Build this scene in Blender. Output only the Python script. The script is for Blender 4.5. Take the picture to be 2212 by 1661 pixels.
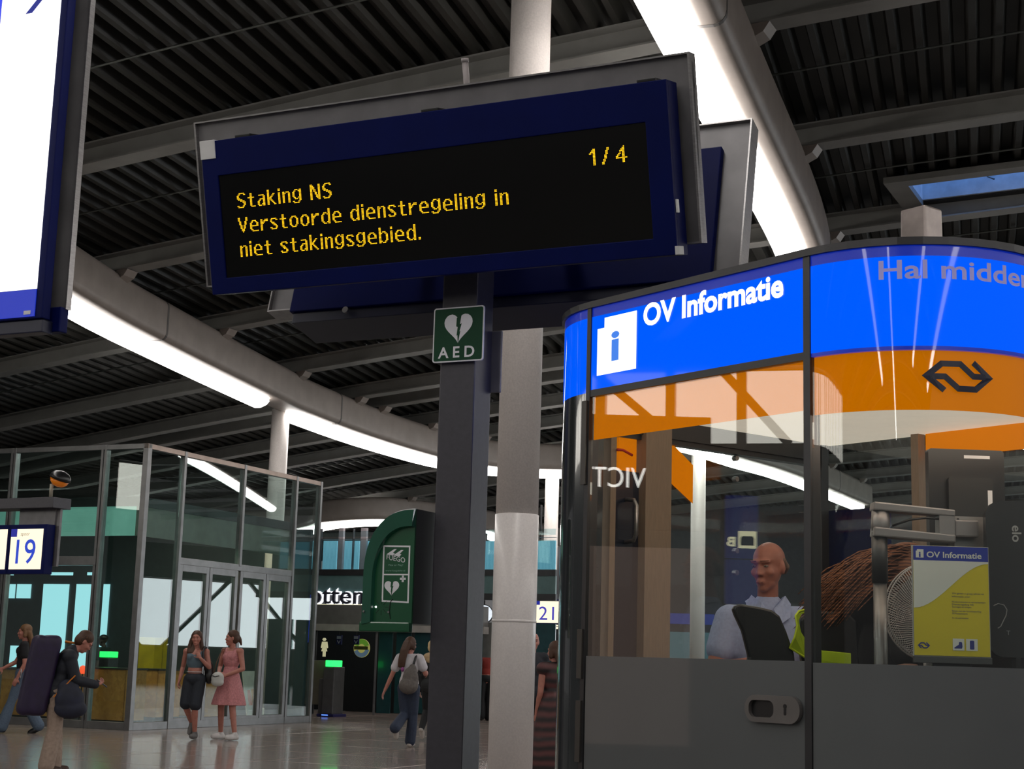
import bpy, bmesh, math, random
from mathutils import Vector as V, Matrix, Euler

# ------------------------------------------------------------------ camera, world, exposure
sc = bpy.context.scene
for o in list(bpy.data.objects):
    bpy.data.objects.remove(o)
F, CX, CY, HC = 3350.0, 1106.0, 830.5, 1.36          # focal length in pixels of the 2212x1661 frame, eye height
PITCH, ROLL = math.radians(10.07), 0.029
FW = V((0, math.cos(PITCH), math.sin(PITCH)))
U0 = V((0, -math.sin(PITCH), math.cos(PITCH)))
CR = V((1, 0, 0)) * math.cos(ROLL) + U0 * math.sin(ROLL)
CU = V((-1, 0, 0)) * math.sin(ROLL) + U0 * math.cos(ROLL)
CAM = V((0, 0, HC))
cd = bpy.data.cameras.new('camera')
cd.sensor_width = 36.0
cd.lens = F * 36.0 / 2212.0
cd.clip_end = 300
cam = bpy.data.objects.new('camera', cd)
sc.collection.objects.link(cam)
mw = Matrix((CR, CU, -FW)).transposed().to_4x4()
mw.translation = CAM
cam.matrix_world = mw
sc.camera = cam
w = bpy.data.worlds.new('world')
sc.world = w
w.use_nodes = True
w.node_tree.nodes['Background'].inputs[0].default_value = (0.78, 0.76, 0.76, 1)
w.node_tree.nodes['Background'].inputs[1].default_value = 0.17
STRIP = 12.0          # ceiling light tubes
DAY = 2.6             # daylight glazing of the hall ends
vs = sc.view_settings
vs.view_transform = 'Standard'
vs.look = 'None'
vs.gamma = 1.0
vs.use_curve_mapping = False
vs.exposure = 0.0
try:
    sc.cycles.transparent_max_bounces = 24
    sc.cycles.max_bounces = 7
    sc.cycles.diffuse_bounces = 3
    sc.cycles.glossy_bounces = 4
    sc.cycles.use_denoising = True
    sc.cycles.sample_clamp_indirect = 4.0
except Exception:
    pass

# ------------------------------------------------------------------ pixel helpers (true distances come from the arguments)
def ray(px, py):
    return FW + CR * ((px - CX) / F) + CU * ((CY - py) / F)
def atz(px, py, z):
    r = ray(px, py)
    return CAM + r * ((z - HC) / r.z)
def aty(px, py, y):
    r = ray(px, py)
    return CAM + r * (y / r.y)
def onplane(px, py, p0, n):
    r = ray(px, py)
    return CAM + r * ((V(p0) - CAM).dot(n) / r.dot(n))

# ------------------------------------------------------------------ materials
MATS = {}
def mat(name, col, rough=0.5, metal=0.0, var=0.12, scale=6.0, bump=0.0, emit=None, es=0.0, coat=0.0, spec=0.5, nee=True, stretch=None, alpha=1.0):
    if name in MATS:
        return MATS[name]
    m = bpy.data.materials.new(name)
    m.use_nodes = True
    nt = m.node_tree
    b = nt.nodes['Principled BSDF']
    b.inputs['Roughness'].default_value = rough
    b.inputs['Metallic'].default_value = metal
    b.inputs['Specular IOR Level'].default_value = spec
    b.inputs['Coat Weight'].default_value = coat
    b.inputs['Coat Roughness'].default_value = 0.03
    b.inputs['Alpha'].default_value = alpha
    tc = nt.nodes.new('ShaderNodeTexCoord')
    mp = nt.nodes.new('ShaderNodeMapping')
    if stretch:
        mp.inputs['Scale'].default_value = stretch
    nt.links.new(tc.outputs['Object'], mp.inputs[0])
    nz = nt.nodes.new('ShaderNodeTexNoise')
    nz.inputs['Scale'].default_value = scale
    nz.inputs['Detail'].default_value = 5
    nt.links.new(mp.outputs[0], nz.inputs['Vector'])
    mr = nt.nodes.new('ShaderNodeMapRange')
    mr.inputs[1].default_value = 0.3
    mr.inputs[2].default_value = 0.7
    mr.inputs[3].default_value = 1 - var
    mr.inputs[4].default_value = 1 + var
    nt.links.new(nz.outputs['Fac'], mr.inputs[0])
    mx = nt.nodes.new('ShaderNodeMix')
    mx.data_type = 'RGBA'
    mx.blend_type = 'MULTIPLY'
    mx.inputs[0].default_value = 1
    mx.inputs[6].default_value = (*col, 1)
    nt.links.new(mr.outputs[0], mx.inputs[7])
    nt.links.new(mx.outputs[2], b.inputs['Base Color'])
    if bump:
        bp = nt.nodes.new('ShaderNodeBump')
        bp.inputs['Strength'].default_value = bump
        bp.inputs['Distance'].default_value = 0.02
        nt.links.new(nz.outputs['Fac'], bp.inputs['Height'])
        nt.links.new(bp.outputs[0], b.inputs['Normal'])
    if emit:
        b.inputs['Emission Color'].default_value = (*emit, 1)
        b.inputs['Emission Strength'].default_value = es
        if not nee:
            m.cycles.emission_sampling = 'NONE'
    MATS[name] = m
    return m
def glow(name, col, es, coat=0.0, nee=True, base=(0.05, 0.05, 0.05), spec=0.3):
    return mat(name, base, 0.4, 0, 0.0, emit=col, es=es, coat=coat, nee=nee, spec=spec)
def glass(name, tint=(0.86, 0.93, 0.92), boost=1.6, rough=0.0):
    if name in MATS:
        return MATS[name]
    m = bpy.data.materials.new(name)
    m.use_nodes = True
    nt = m.node_tree
    nt.nodes.clear()
    out = nt.nodes.new('ShaderNodeOutputMaterial')
    mx = nt.nodes.new('ShaderNodeMixShader')
    tr = nt.nodes.new('ShaderNodeBsdfTransparent')
    tr.inputs[0].default_value = (*tint, 1)
    gl = nt.nodes.new('ShaderNodeBsdfGlossy')
    gl.inputs['Roughness'].default_value = rough
    fr = nt.nodes.new('ShaderNodeFresnel')
    ge = nt.nodes.new('ShaderNodeNewGeometry')
    mr = nt.nodes.new('ShaderNodeMapRange')
    mr.inputs[3].default_value = 1.5
    mr.inputs[4].default_value = 1 / 1.5
    nt.links.new(ge.outputs['Backfacing'], mr.inputs[0])
    nt.links.new(mr.outputs[0], fr.inputs['IOR'])
    mu = nt.nodes.new('ShaderNodeMath')
    mu.operation = 'MULTIPLY'
    mu.use_clamp = True
    mu.inputs[1].default_value = boost
    nt.links.new(fr.outputs[0], mu.inputs[0])
    nt.links.new(mu.outputs[0], mx.inputs[0])
    nt.links.new(tr.outputs[0], mx.inputs[1])
    nt.links.new(gl.outputs[0], mx.inputs[2])
    nt.links.new(mx.outputs[0], out.inputs[0])
    MATS[name] = m
    return m
def striped(name, c1, c2, axis=2, scale=20, rough=0.6):
    if name in MATS:
        return MATS[name]
    m = mat(name, c1, rough)
    nt = m.node_tree
    b = nt.nodes['Principled BSDF']
    wv = nt.nodes.new('ShaderNodeTexWave')
    wv.bands_direction = 'XYZ'[axis]
    wv.inputs['Scale'].default_value = scale
    wv.inputs['Distortion'].default_value = 2.0
    wv.inputs['Detail'].default_value = 2.0
    tc = nt.nodes.new('ShaderNodeTexCoord')
    nt.links.new(tc.outputs['Object'], wv.inputs[0])
    rp = nt.nodes.new('ShaderNodeValToRGB')
    rp.color_ramp.elements[0].color = (*c1, 1)
    rp.color_ramp.elements[1].color = (*c2, 1)
    nt.links.new(wv.outputs['Fac'], rp.inputs[0])
    nt.links.new(rp.outputs[0], b.inputs['Base Color'])
    return m
def osb(name):
    m = mat(name, (0.42, 0.2, 0.05), 0.6)
    nt = m.node_tree
    b = nt.nodes['Principled BSDF']
    vo = nt.nodes.new('ShaderNodeTexVoronoi')
    vo.inputs['Scale'].default_value = 16
    tc = nt.nodes.new('ShaderNodeTexCoord')
    nt.links.new(tc.outputs['Object'], vo.inputs[0])
    rp = nt.nodes.new('ShaderNodeValToRGB')
    rp.color_ramp.elements[0].color = (0.72, 0.33, 0.07, 1)
    rp.color_ramp.elements[1].color = (0.48, 0.2, 0.04, 1)
    nt.links.new(vo.outputs['Color'], rp.inputs[0])
    nt.links.new(rp.outputs[0], b.inputs['Base Color'])
    return m

STEEL = mat('brushed_steel', (0.32, 0.31, 0.31), 0.32, 0.85, 0.15, 30, stretch=(1, 1, 8))
PLATE = mat('sign_plate_grey', (0.17, 0.165, 0.17), 0.42, 0.3, 0.15, 8)
DARKSTEEL = mat('dark_frame', (0.045, 0.045, 0.048), 0.35, 0.5)
FRAME = mat('pavilion_frame', (0.2, 0.2, 0.2), 0.35, 0.7)
POST = mat('charcoal_post', (0.048, 0.046, 0.056), 0.42, 0.2, 0.1, 40, bump=0.02)
WHITECOL = mat('column_paint', (0.70, 0.645, 0.615), 0.45, 0, 0.08, 60, bump=0.03)
WHITEGLOSS = mat('column_sleeve', (0.70, 0.66, 0.64), 0.35, 0, 0.06, 60, coat=0.1)
BEAMM = mat('beam_paint', (0.27, 0.23, 0.205), 0.5, 0, 0.1, 3)
DECK = mat('deck_sheet', (0.021, 0.020, 0.0165), 0.55, 0.0, 0.2, 2)
PURLIN = mat('purlin_paint', (0.25, 0.245, 0.23), 0.5, 0.0, 0.1, 3)
WIRE = mat('rod_metal', (0.12, 0.13, 0.12), 0.4, 0.5)
NAVY = mat('navy_enamel', (0.0005, 0.004, 0.065), 0.5, 0, 0.1, 6, spec=0.1)
BLACK = mat('black_plastic', (0.008, 0.008, 0.009), 0.35)
SCREEN = mat('screen_glass', (0.004, 0.004, 0.004), 0.12, 0, 0.05)
WHITE = mat('white_paint', (0.75, 0.75, 0.74), 0.5)
PRINTW = mat('white_print', (0.72, 0.72, 0.75), 0.5, 0, 0.04)
TUBE = glow('light_tube', (1.0, 0.955, 0.91), STRIP)
LED = glow('led_amber', (1.0, 0.5, 0.0), 1.9, nee=False)
GREEN = mat('aed_green', (0.004, 0.075, 0.028), 0.3, 0, 0.08, 6, coat=0.3)
GREEN2 = mat('aed_rim_green', (0.012, 0.085, 0.05), 0.25, 0, 0.1, 6, coat=0.4)
SIGNGREEN = mat('sign_green', (0.004, 0.05, 0.02), 0.5, 0, 0.05, spec=.2)
SIDE = mat('cabinet_side', (0.03, 0.029, 0.029), 0.45, 0.3)
GLASSK = glass('kiosk_glass', (0.93, 0.96, 0.95), 1.0)
GLASSP = glass('pavilion_glass', (0.80, 0.90, 0.88), 1.5)
ORANGE = mat('orange_film', (0.42, 0.11, 0.0), 0.6, 0, 0.05, spec=0.0, emit=(.66, .175, .0), es=.72)  # emission stands in for light shining through the film
CREAM = mat('cream_ceiling', (0.7, 0.64, 0.56), 0.6)
CEILGLOW = mat('cream_ceiling_added_glow', (0.7, 0.64, 0.56), 0.6, emit=(1.0, .84, .68), es=.5)  # plain ceiling with a glow added to brighten it
BLUELIT = glow('blue_lightbox', (0.0, 0.105, 1.0), 1.0, coat=0.3, base=(0, 0.01, 0.12), spec=0.0)
BLUEDARK = mat('blue_lightbox_edge', (0.0, 0.01, 0.18), 0.3, emit=(0.0, 0.012, 0.25), es=1.0, coat=0.5)
WHITELIT = glow('white_lightbox', (1.0, 0.98, 0.95), 1.6)
CREAMLIT = glow('cream_lightbox', (1.0, 0.86, 0.62), 1.25)
FROST = mat('frosted_glass', (0.085, 0.092, 0.095), 0.42, 0, 0.04, 3, coat=0.55)
DAYL = glow('daylight_pane', (0.82, 0.93, 1.0), DAY)
TEAL = mat('teal_panel', (0.012, 0.05, 0.055), 0.25, 0, 0.1, coat=0.3)
OSB = osb('osb_board')
BEIGE = mat('beige_post', (0.26, 0.19, 0.135), 0.5, 0, 0.08, 20, stretch=(8, 8, 1))

# ------------------------------------------------------------------ object helpers
LINK = sc.collection.objects.link
def meta(o, label=None, cat=None, group=None, kind=None):
    if label: o['label'] = label
    if cat: o['category'] = cat
    if group: o['group'] = group
    if kind: o['kind'] = kind
    return o
def empty(name, loc=(0, 0, 0), rz=0.0, label=None, cat=None, group=None, kind=None):
    o = bpy.data.objects.new(name, None)
    o.empty_display_size = 0.2
    LINK(o)
    o.location = loc
    o.rotation_euler = (0, 0, rz)
    return meta(o, label, cat, group, kind)
def ob(name, verts, faces, m, parent=None, smooth=False, loc=None, rz=0.0):
    me = bpy.data.meshes.new(name)
    me.from_pydata([tuple(v) for v in verts], [], faces)
    bm = bmesh.new()
    bm.from_mesh(me)
    bmesh.ops.recalc_face_normals(bm, faces=bm.faces)
    bm.to_mesh(me)
    bm.free()
    return ob_me(name, me, m, parent, smooth, loc, rz)
def ob_me(name, me, m, parent=None, smooth=False, loc=None, rz=0.0):
    if m is not None and not me.materials:
        me.materials.append(m)
    if smooth:
        for p in me.polygons:
            p.use_smooth = True
    o = bpy.data.objects.new(name, me)
    LINK(o)
    if parent: o.parent = parent
    if loc is not None: o.location = loc
    o.rotation_euler = (0, 0, rz)
    return o
class MB:
    def __init__(s):
        s.v, s.f = [], []
    def quad(s, a, b, c, d):
        n = len(s.v)
        s.v += [V(a), V(b), V(c), V(d)]
        s.f.append((n, n + 1, n + 2, n + 3))
    def hexa(s, p):           # 8 points: bottom ring, top ring
        n = len(s.v)
        s.v += [V(x) for x in p]
        for f in ((0, 3, 2, 1), (4, 5, 6, 7), (0, 1, 5, 4), (1, 2, 6, 5), (2, 3, 7, 6), (3, 0, 4, 7)):
            s.f.append(tuple(n + i for i in f))
    def box(s, x0, x1, y0, y1, z0, z1):
        s.hexa([(x0, y0, z0), (x1, y0, z0), (x1, y1, z0), (x0, y1, z0), (x0, y0, z1), (x1, y0, z1), (x1, y1, z1), (x0, y1, z1)])
    def bar(s, a, b, wd, ht, up=(0, 0, 1)):
        a, b = V(a), V(b)
        d = (b - a).normalized()
        r = d.cross(V(up)).normalized() * wd / 2
        u = r.cross(d).normalized() * ht / 2
        s.hexa([a - r - u, a + r - u, b + r - u, b - r - u, a - r + u, a + r + u, b + r + u, b - r + u])
    def tube(s, pts, rad, seg=10, caps=True):
        pts = [V(p) for p in pts]
        rad = rad if isinstance(rad, (list, tuple)) else [rad] * len(pts)
        rings = []
        prev = None
        for i, p in enumerate(pts):
            d = (pts[min(i + 1, len(pts) - 1)] - pts[max(i - 1, 0)]).normalized()
            if prev is None:
                a = d.cross(V((0, 0, 1)))
                if a.length < 1e-3: a = d.cross(V((0, 1, 0)))
            else:
                a = prev - d * prev.dot(d)
            a.normalize()
            prev = a
            b = d.cross(a)
            n = len(s.v)
            s.v += [p + (a * math.cos(2 * math.pi * k / seg) + b * math.sin(2 * math.pi * k / seg)) * rad[i] for k in range(seg)]
            rings.append(n)
        for r0, r1 in zip(rings, rings[1:]):
            for k in range(seg):
                s.f.append((r0 + k, r0 + (k + 1) % seg, r1 + (k + 1) % seg, r1 + k))
        if caps:
            s.f.append(tuple(rings[0] + k for k in reversed(range(seg))))
            s.f.append(tuple(rings[-1] + k for k in range(seg)))
    def prism(s, poly, fn, d0, d1):     # poly of 2d points, fn(x,y,d)->3d
        n = len(poly)
        o = len(s.v)
        s.v += [V(fn(x, y, d0)) for x, y in poly] + [V(fn(x, y, d1)) for x, y in poly]
        s.f.append(tuple(o + i for i in range(n)))
        s.f.append(tuple(o + n + i for i in reversed(range(n))))
        for i in range(n):
            j = (i + 1) % n
            s.f.append((o + i, o + n + i, o + n + j, o + j))
    def ring_prism(s, outer, inner, fn, d0, d1):   # frame between two loops of equal count
        n = len(outer)
        o = len(s.v)
        for d in (d0, d1):
            s.v += [V(fn(x, y, d)) for x, y in outer] + [V(fn(x, y, d)) for x, y in inner]
        for i in range(n):
            j = (i + 1) % n
            A, B = o, o + 2 * n
            s.f += [(A + i, A + j, A + n + j, A + n + i), (B + i, B + n + i, B + n + j, B + j),
                    (A + i, B + i, B + j, A + j), (A + n + i, A + n + j, B + n + j, B + n + i)]
    def lathe(s, prof, seg=24, origin=(0, 0, 0), axis=None):
        O = V(origin)
        n0 = len(s.v)
        for r, z in prof:
            for k in range(seg):
                a = 2 * math.pi * k / seg
                p = V((r * math.cos(a), r * math.sin(a), z))
                if axis: p = axis @ p
                s.v.append(O + p)
        for i in range(len(prof) - 1):
            for k in range(seg):
                s.f.append((n0 + i * seg + k, n0 + i * seg + (k + 1) % seg, n0 + (i + 1) * seg + (k + 1) % seg, n0 + (i + 1) * seg + k))
        s.f.append(tuple(n0 + k for k in reversed(range(seg))))
        s.f.append(tuple(n0 + (len(prof) - 1) * seg + k for k in range(seg)))
    def build(s, name, m, parent=None, smooth=False, bevel=0.0, loc=None, rz=0.0):
        o = ob(name, s.v, s.f, m, parent, smooth, loc, rz)
        if bevel:
            bm = bmesh.new()
            bm.from_mesh(o.data)
            bmesh.ops.bevel(bm, geom=[e for e in bm.edges], offset=bevel, segments=2, affect='EDGES', profile=0.6, clamp_overlap=True)
            bm.to_mesh(o.data)
            bm.free()
        return o
def box(name, x0, x1, y0, y1, z0, z1, m, parent=None, bevel=0.0):
    b = MB()
    b.box(x0, x1, y0, y1, z0, z1)
    return b.build(name, m, parent, bevel=bevel)
def rrect(x0, x1, y0, y1, r, seg=5):
    pts = []
    for cx, cy, a0 in ((x1 - r, y1 - r, 0), (x0 + r, y1 - r, 90), (x0 + r, y0 + r, 180), (x1 - r, y0 + r, 270)):
        for k in range(seg + 1):
            a = math.radians(a0 + 90 * k / seg)
            pts.append((cx + r * math.cos(a), cy + r * math.sin(a)))
    return pts
_tc = {}
def text_geo(s, bold=0.0):
    """flat outline of a text: triangulated verts / faces, unit size"""
    if (s, bold) in _tc:
        return _tc[(s, bold)]
    c = bpy.data.curves.new('t', 'FONT')
    c.body = s
    c.size = 1.0
    c.offset = bold
    c.resolution_u = 4
    c.fill_mode = 'BOTH'
    c.extrude = 0.0
    o = bpy.data.objects.new('t', c)
    LINK(o)
    bpy.context.view_layer.update()
    dg = bpy.context.evaluated_depsgraph_get()
    me = bpy.data.meshes.new_from_object(o.evaluated_get(dg))
    vs_ = [tuple(v.co) for v in me.vertices]
    fs = [tuple(p.vertices) for p in me.polygons]
    bpy.data.objects.remove(o)
    bpy.data.curves.remove(c)
    bpy.data.meshes.remove(me)
    _tc[(s, bold)] = (vs_, fs)
    return vs_, fs
def text_width(s, bold=0.0):
    vs_, fs = text_geo(s, bold)
    xs = [v[0] for v in vs_]
    return min(xs), max(xs)
def text(name, s, m, fn, width=None, height=None, parent=None, bold=0.0, thick=0.0, maxlen=0.0):
    """fn(x,y,d) -> 3d; text scaled so the outline's width (or cap height) fits"""
    vs_, fs = text_geo(s, bold)
    x0, x1 = min(v[0] for v in vs_), max(v[0] for v in vs_)
    y0, y1 = min(v[1] for v in vs_), max(v[1] for v in vs_)
    ky = (height / 0.73) if height else None
    kx = (width / (x1 - x0)) if width else ky
    if ky is None: ky = kx
    P = [((x - x0) * kx, y * ky) for x, y, _ in vs_]
    if not thick:
        return ob(name, [fn(x, y, 0) for x, y in P], fs, m, parent)
    n = len(P)
    ed = {}
    for f in fs:
        for a, b in zip(f, f[1:] + f[:1]):
            ed[(a, b)] = 1
    verts = [fn(x, y, 0) for x, y in P] + [fn(x, y, thick) for x, y in P]
    faces = [tuple(f) for f in fs] + [tuple(n + i for i in reversed(f)) for f in fs]
    for (a, b) in ed:
        if (b, a) not in ed:
            faces.append((a, b, n + b, n + a))
    return ob(name, verts, faces, m, parent)
def letters(s, m, fn, width, height, parent, bold=0.0, thick=0.0, name='letter'):
    """one object per letter, spaced like the text set as a whole"""
    x0, x1 = text_width(s, bold)
    kx = width / (x1 - x0)
    ky = height / 0.73
    bar = text_width('I', bold)
    for i, ch in enumerate(s):
        if ch == ' ':
            continue
        pre = text_width(s[:i] + 'I', bold)[1] - bar[1]
        a, b = text_width(ch, bold)
        ox = (pre + a - x0) * kx
        text(name, ch, m, lambda x, y, d, ox=ox: fn(ox + x, y, d), (b - a) * kx, height, parent, bold, thick)

# ================================================================== STRUCTURE
AZ = 0.4544                                       # grid of the hall
EU, ES = V((math.cos(AZ), -math.sin(AZ), 0)), V((math.sin(AZ), math.cos(AZ), 0))
AZC = math.radians(16.9)                          # direction of deck ribs and near light beam
def zroof(u):
    u = max(-30.0, min(14.0, u))
    t = u + 5
    return 8.0 + 0.0402 * t - 0.00203 * t * t
def us(u, s, z=0.0):
    return EU * u + ES * s + V((0, 0, z))

# ---- floor: slab with separate polished tiles
fl = box('floor', -45, 45, -20, 100, -0.2, -0.006, mat('floor_screed', (0.10, 0.094, 0.088), 0.28, 0, 0.15, 0.6), None)
meta(fl, kind='structure')
TILEM = mat('floor_tile_stone', (0.26, 0.21, 0.185), 0.2, 0, 0.16, 1.3, coat=0.15)
TS = 1.8
tb = MB()
g = 0.006
tb.hexa([(-TS / 2 + g, -TS / 2 + g, -0.005), (TS / 2 - g, -TS / 2 + g, -0.005), (TS / 2 - g, TS / 2 - g, -0.005), (-TS / 2 + g, TS / 2 - g, -0.005),
         (-TS / 2 + g + .004, -TS / 2 + g + .004, 0), (TS / 2 - g - .004, -TS / 2 + g + .004, 0), (TS / 2 - g - .004, TS / 2 - g - .004, 0), (-TS / 2 + g + .004, TS / 2 - g - .004, 0)])
tile0 = tb.build('floor_tile', TILEM, fl, loc=us(-12, 20), rz=-AZ)
for iu in range(-16, 3):
    for i_s in range(5, 24):
        c = us(iu * TS, i_s * TS)
        if c.y < 13 or c.y > 40 or c.x / c.y < -0.40 or c.x / c.y > 0.08:
            continue
        t = tile0.copy()
        LINK(t)
        t.parent = fl
        t.location = c
bpy.data.objects.remove(tile0)

# ---- ceiling: purlins, corrugated deck bays, rods
ce = empty('ceiling', (0, 0, 8), 0, kind='structure')
ce.location = (0, 0, 0)
SP = [-37.0, -33.0, -29.0, -25.0, -21.0, -17.0, -13.0, -9.0, -5.0, -1.0, 3.0, 7.0, 11.0, 15.01, 18.94, 22.93, 26.69, 29.67, 30.9, 33.5, 35.9, 39.6, 43.4, 47.3, 51.2, 55.1, 59.0, 63.0, 67.0]
prof = [(-.15, 0), (.15, 0), (.15, .022), (.008, .026), (.008, .274), (.15, .278), (.15, .3), (-.15, .3), (-.15, .278), (-.008, .274), (-.008, .026), (-.15, .022)]
UR = [-40 + 2 * k for k in range(28)]
for s_ in SP:
    verts, faces = [], []
    n = len(prof)
    for u in UR:
        verts += [us(u, s_ + a, zroof(u) + b) for a, b in prof]
    for i in range(len(UR) - 1):
        for k in range(n):
            k2 = (k + 1) % n
            faces.append((i * n + k, i * n + k2, (i + 1) * n + k2, (i + 1) * n + k))
    faces.append(tuple(range(n)))
    faces.append(tuple((len(UR) - 1) * n + k for k in reversed(range(n))))
    ob('purlin', verts, faces, PURLIN, ce)
PITCHW = 0.29
dC = math.tan(AZC - AZ)
def onroof(px, py, off):
    z = 7.0
    p = None
    for _ in range(60):
        p = atz(px, py, z)
        z = 0.5 * z + 0.5 * (zroof(p.dot(EU)) + off)
    return V((p.x, p.y, 0))
SKU = onroof(1962, 386, .3).dot(EU)               # skylight opening in the deck
SKA = onroof(2080, 371, .3).dot(ES)
SKB = onroof(2080, 417, .3).dot(ES)
def deck(sa_, sb_, u_from, u_to):
    verts = []
    for k in range(int(54 / PITCHW)):
        for a, h in ((0, 0.0), (.075, 0.0), (.12, .15), (.245, .15)):
            wq = -40 + k * PITCHW + a
            um = wq + (sa_ + sb_) / 2 * dC
            if um < u_from or um > u_to:
                continue
            for s_ in (sa_, sb_):
                u = wq + s_ * dC
                verts.append(us(u, s_, zroof(u) + 0.302 + h))
    nn = len(verts) // 2
    ob('deck_sheet', verts, [(2 * i, 2 * i + 2, 2 * i + 3, 2 * i + 1) for i in range(nn - 1)], DECK, ce)
for s0, s1 in zip(SP, SP[1:]):
    if s0 < SKA < s1:
        deck(s0, SKA - .05, -99, 99)
        deck(SKA - .05, s1, -99, SKU - .05)
    else:
        deck(s0, s1, -99, 99)
    if s1 - s0 > 3 and s0 > 0:
        b = MB()
        sm = (s0 + s1) / 2
        b.tube([us(u, sm, zroof(u) + 0.27) for u in range(-38, 13, 3)], 0.014, 6)
        b.build('tie_rod', WIRE, ce)

# ---- curved main beams with light tubes underneath
def onroof(px, py, off):
    z = 7.0
    p = None
    for _ in range(60):
        p = atz(px, py, z)
        z = 0.5 * z + 0.5 * (zroof(p.dot(EU)) + off)
    return V((p.x, p.y, 0))
def resample(pts, step):
    # Catmull-Rom through plan points
    out = []
    P = [pts[0] * 2 - pts[1]] + pts + [pts[-1] * 2 - pts[-2]]
    for i in range(1, len(P) - 2):
        p0, p1, p2, p3 = P[i - 1], P[i], P[i + 1], P[i + 2]
        n = max(2, int((p2 - p1).length / step))
        for k in range(n):
            t = k / n
            out.append(0.5 * ((2 * p1) + (p2 - p0) * t + (2 * p0 - 5 * p1 + 4 * p2 - p3) * t * t + (3 * p1 - p0 - 3 * p2 + p3) * t ** 3))
    out.append(P[-2])
    return out
def sweep(path, profile, m, name, parent, zoff, capround=False):
    verts, faces = [], []
    n = len(profile)
    rows = []
    cnt = len(path)
    for i, p in enumerate(path):
        d = (path[min(i + 1, cnt - 1)] - path[max(i - 1, 0)]).normalized()
        nr = V((d.y, -d.x, 0))
        zb = zroof(p.dot(EU)) + zoff
        rows.append((p, d, nr, zb))
    seq = [(r, 0.0, 1.0) for r in rows]
    if capround:
        a, b = rows[0], rows[-1]
        seq = [(a, -0.16, 0.35), (a, -0.13, .62), (a, -0.08, .84)] + seq + [(b, 0.08, .84), (b, .13, .62), (b, .16, .35)]
    pcx = sum(q[0] for q in profile) / n
    zt = max(q[1] for q in profile)
    for (p, d, nr, zb), off, sc_ in seq:
        for a, b in profile:
            verts.append(p + d * off + nr * (pcx + (a - pcx) * (0.5 + 0.5 * sc_)) + V((0, 0, zb + zt + (b - zt) * sc_)))
    for i in range(len(seq) - 1):
        for k in range(n):
            k2 = (k + 1) % n
            faces.append((i * n + k, i * n + k2, (i + 1) * n + k2, (i + 1) * n + k))
    faces.append(tuple(range(n)))
    faces.append(tuple((len(seq) - 1) * n + k for k in reversed(range(n))))
    return ob(name, verts, faces, m, parent, smooth=False)
BODY = rrect(-.36, .36, 0, .7, .13, 4)
LPROF = [(-.33, .0), (-.34, -.07), (-.29, -.15), (-.2, -.2), (-.08, -.2), (.03, -.15), (.09, -.07), (.08, .0)]
def shade(o):
    for p in o.data.polygons:
        p.use_smooth = True
    try:
        o.data.set_sharp_from_angle(angle=math.radians(35))
    except Exception:
        pass
def light_beam(pix, pre, post, segs, label, name='roof_light_beam', brackets=True, plan=None):
    base = [onroof(px, py, -.9) for px, py in pix]
    pts = plan or (([base[0] + q for q in pre]) + base + ([base[-1] + q for q in post]))
    path = resample(pts, 0.8)
    root = empty(name, (path[0].x, path[0].y, zroof(path[0].dot(EU)) - .7), 0, label, 'light beam', 'curved roof beams with light tubes')
    inv = -V(root.location)
    ch = []
    # segment breakpoints by pixel range -> distance along the path
    L = [0.0]
    for a, b in zip(path, path[1:]):
        L.append(L[-1] + (b - a).length)
    o = sweep(path, BODY, BEAMM, 'beam_body', root, -.7)
    shade(o)
    ch.append(o)
    cuts = segs(path, L)
    for a, b in cuts:
        sub = [p for p, l in zip(path, L) if a <= l <= b]
        if len(sub) > 2:
            t = sweep(sub, LPROF, TUBE, 'light_tube', root, -.7, True)
            shade(t)
            ch.append(t)
    # joint rings and purlin brackets
    for k in range(1, int(L[-1] // 9) + 1):
        i = min(range(len(L)), key=lambda j: abs(L[j] - k * 9))
        if 0 < i < len(path) - 1:
            d = (path[i + 1] - path[i - 1]).normalized()
            nr = V((d.y, -d.x, 0))
            b = MB()
            zb = zroof(path[i].dot(EU)) - .7
            b.ring_prism([(x * 1.012, (z - .35) * 1.012 + .35) for x, z in BODY], [(x * .97, (z - .35) * .97 + .35) for x, z in BODY],
                         lambda x, z, dd, p=path[i], nr=nr, d=d, zb=zb: p + nr * x + d * dd + V((0, 0, zb + z)), -.03, .03)
            ch.append(b.build('joint_ring', mat('joint_dark', (0.1, 0.09, 0.085), .6), root))
    if brackets:
        for s_ in SP:
            for i in range(len(path) - 1):
                a, c = path[i].dot(ES) - s_, path[i + 1].dot(ES) - s_
                if a * c < 0:
                    p = path[i] + (path[i + 1] - path[i]) * (a / (a - c))
                    d = (path[i + 1] - path[i]).normalized()
                    for sd in (-1, 1):
                        q = p + EU * sd * .42
                        z = zroof(q.dot(EU))
                        b = MB()
                        b.hexa([q + EU * (-.1 * sd) + ES * -.13 + V((0, 0, z - .17)), q + EU * (.05 * sd) + ES * -.13 + V((0, 0, z - .1)), q + EU * (.05 * sd) + ES * .13 + V((0, 0, z - .1)), q + EU * (-.1 * sd) + ES * .13 + V((0, 0, z - .17)),
                                q + EU * (-.1 * sd) + ES * -.13 + V((0, 0, z + .0)), q + EU * (.12 * sd) + ES * -.13 + V((0, 0, z + .0)), q + EU * (.12 * sd) + ES * .13 + V((0, 0, z + .0)), q + EU * (-.1 * sd) + ES * .13 + V((0, 0, z + .0))])
                        ch.append(b.build('purlin_bracket', BEAMM, root))
                    break
    for o in ch:
        o.data.transform(Matrix.Translation(inv))
    return path
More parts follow.
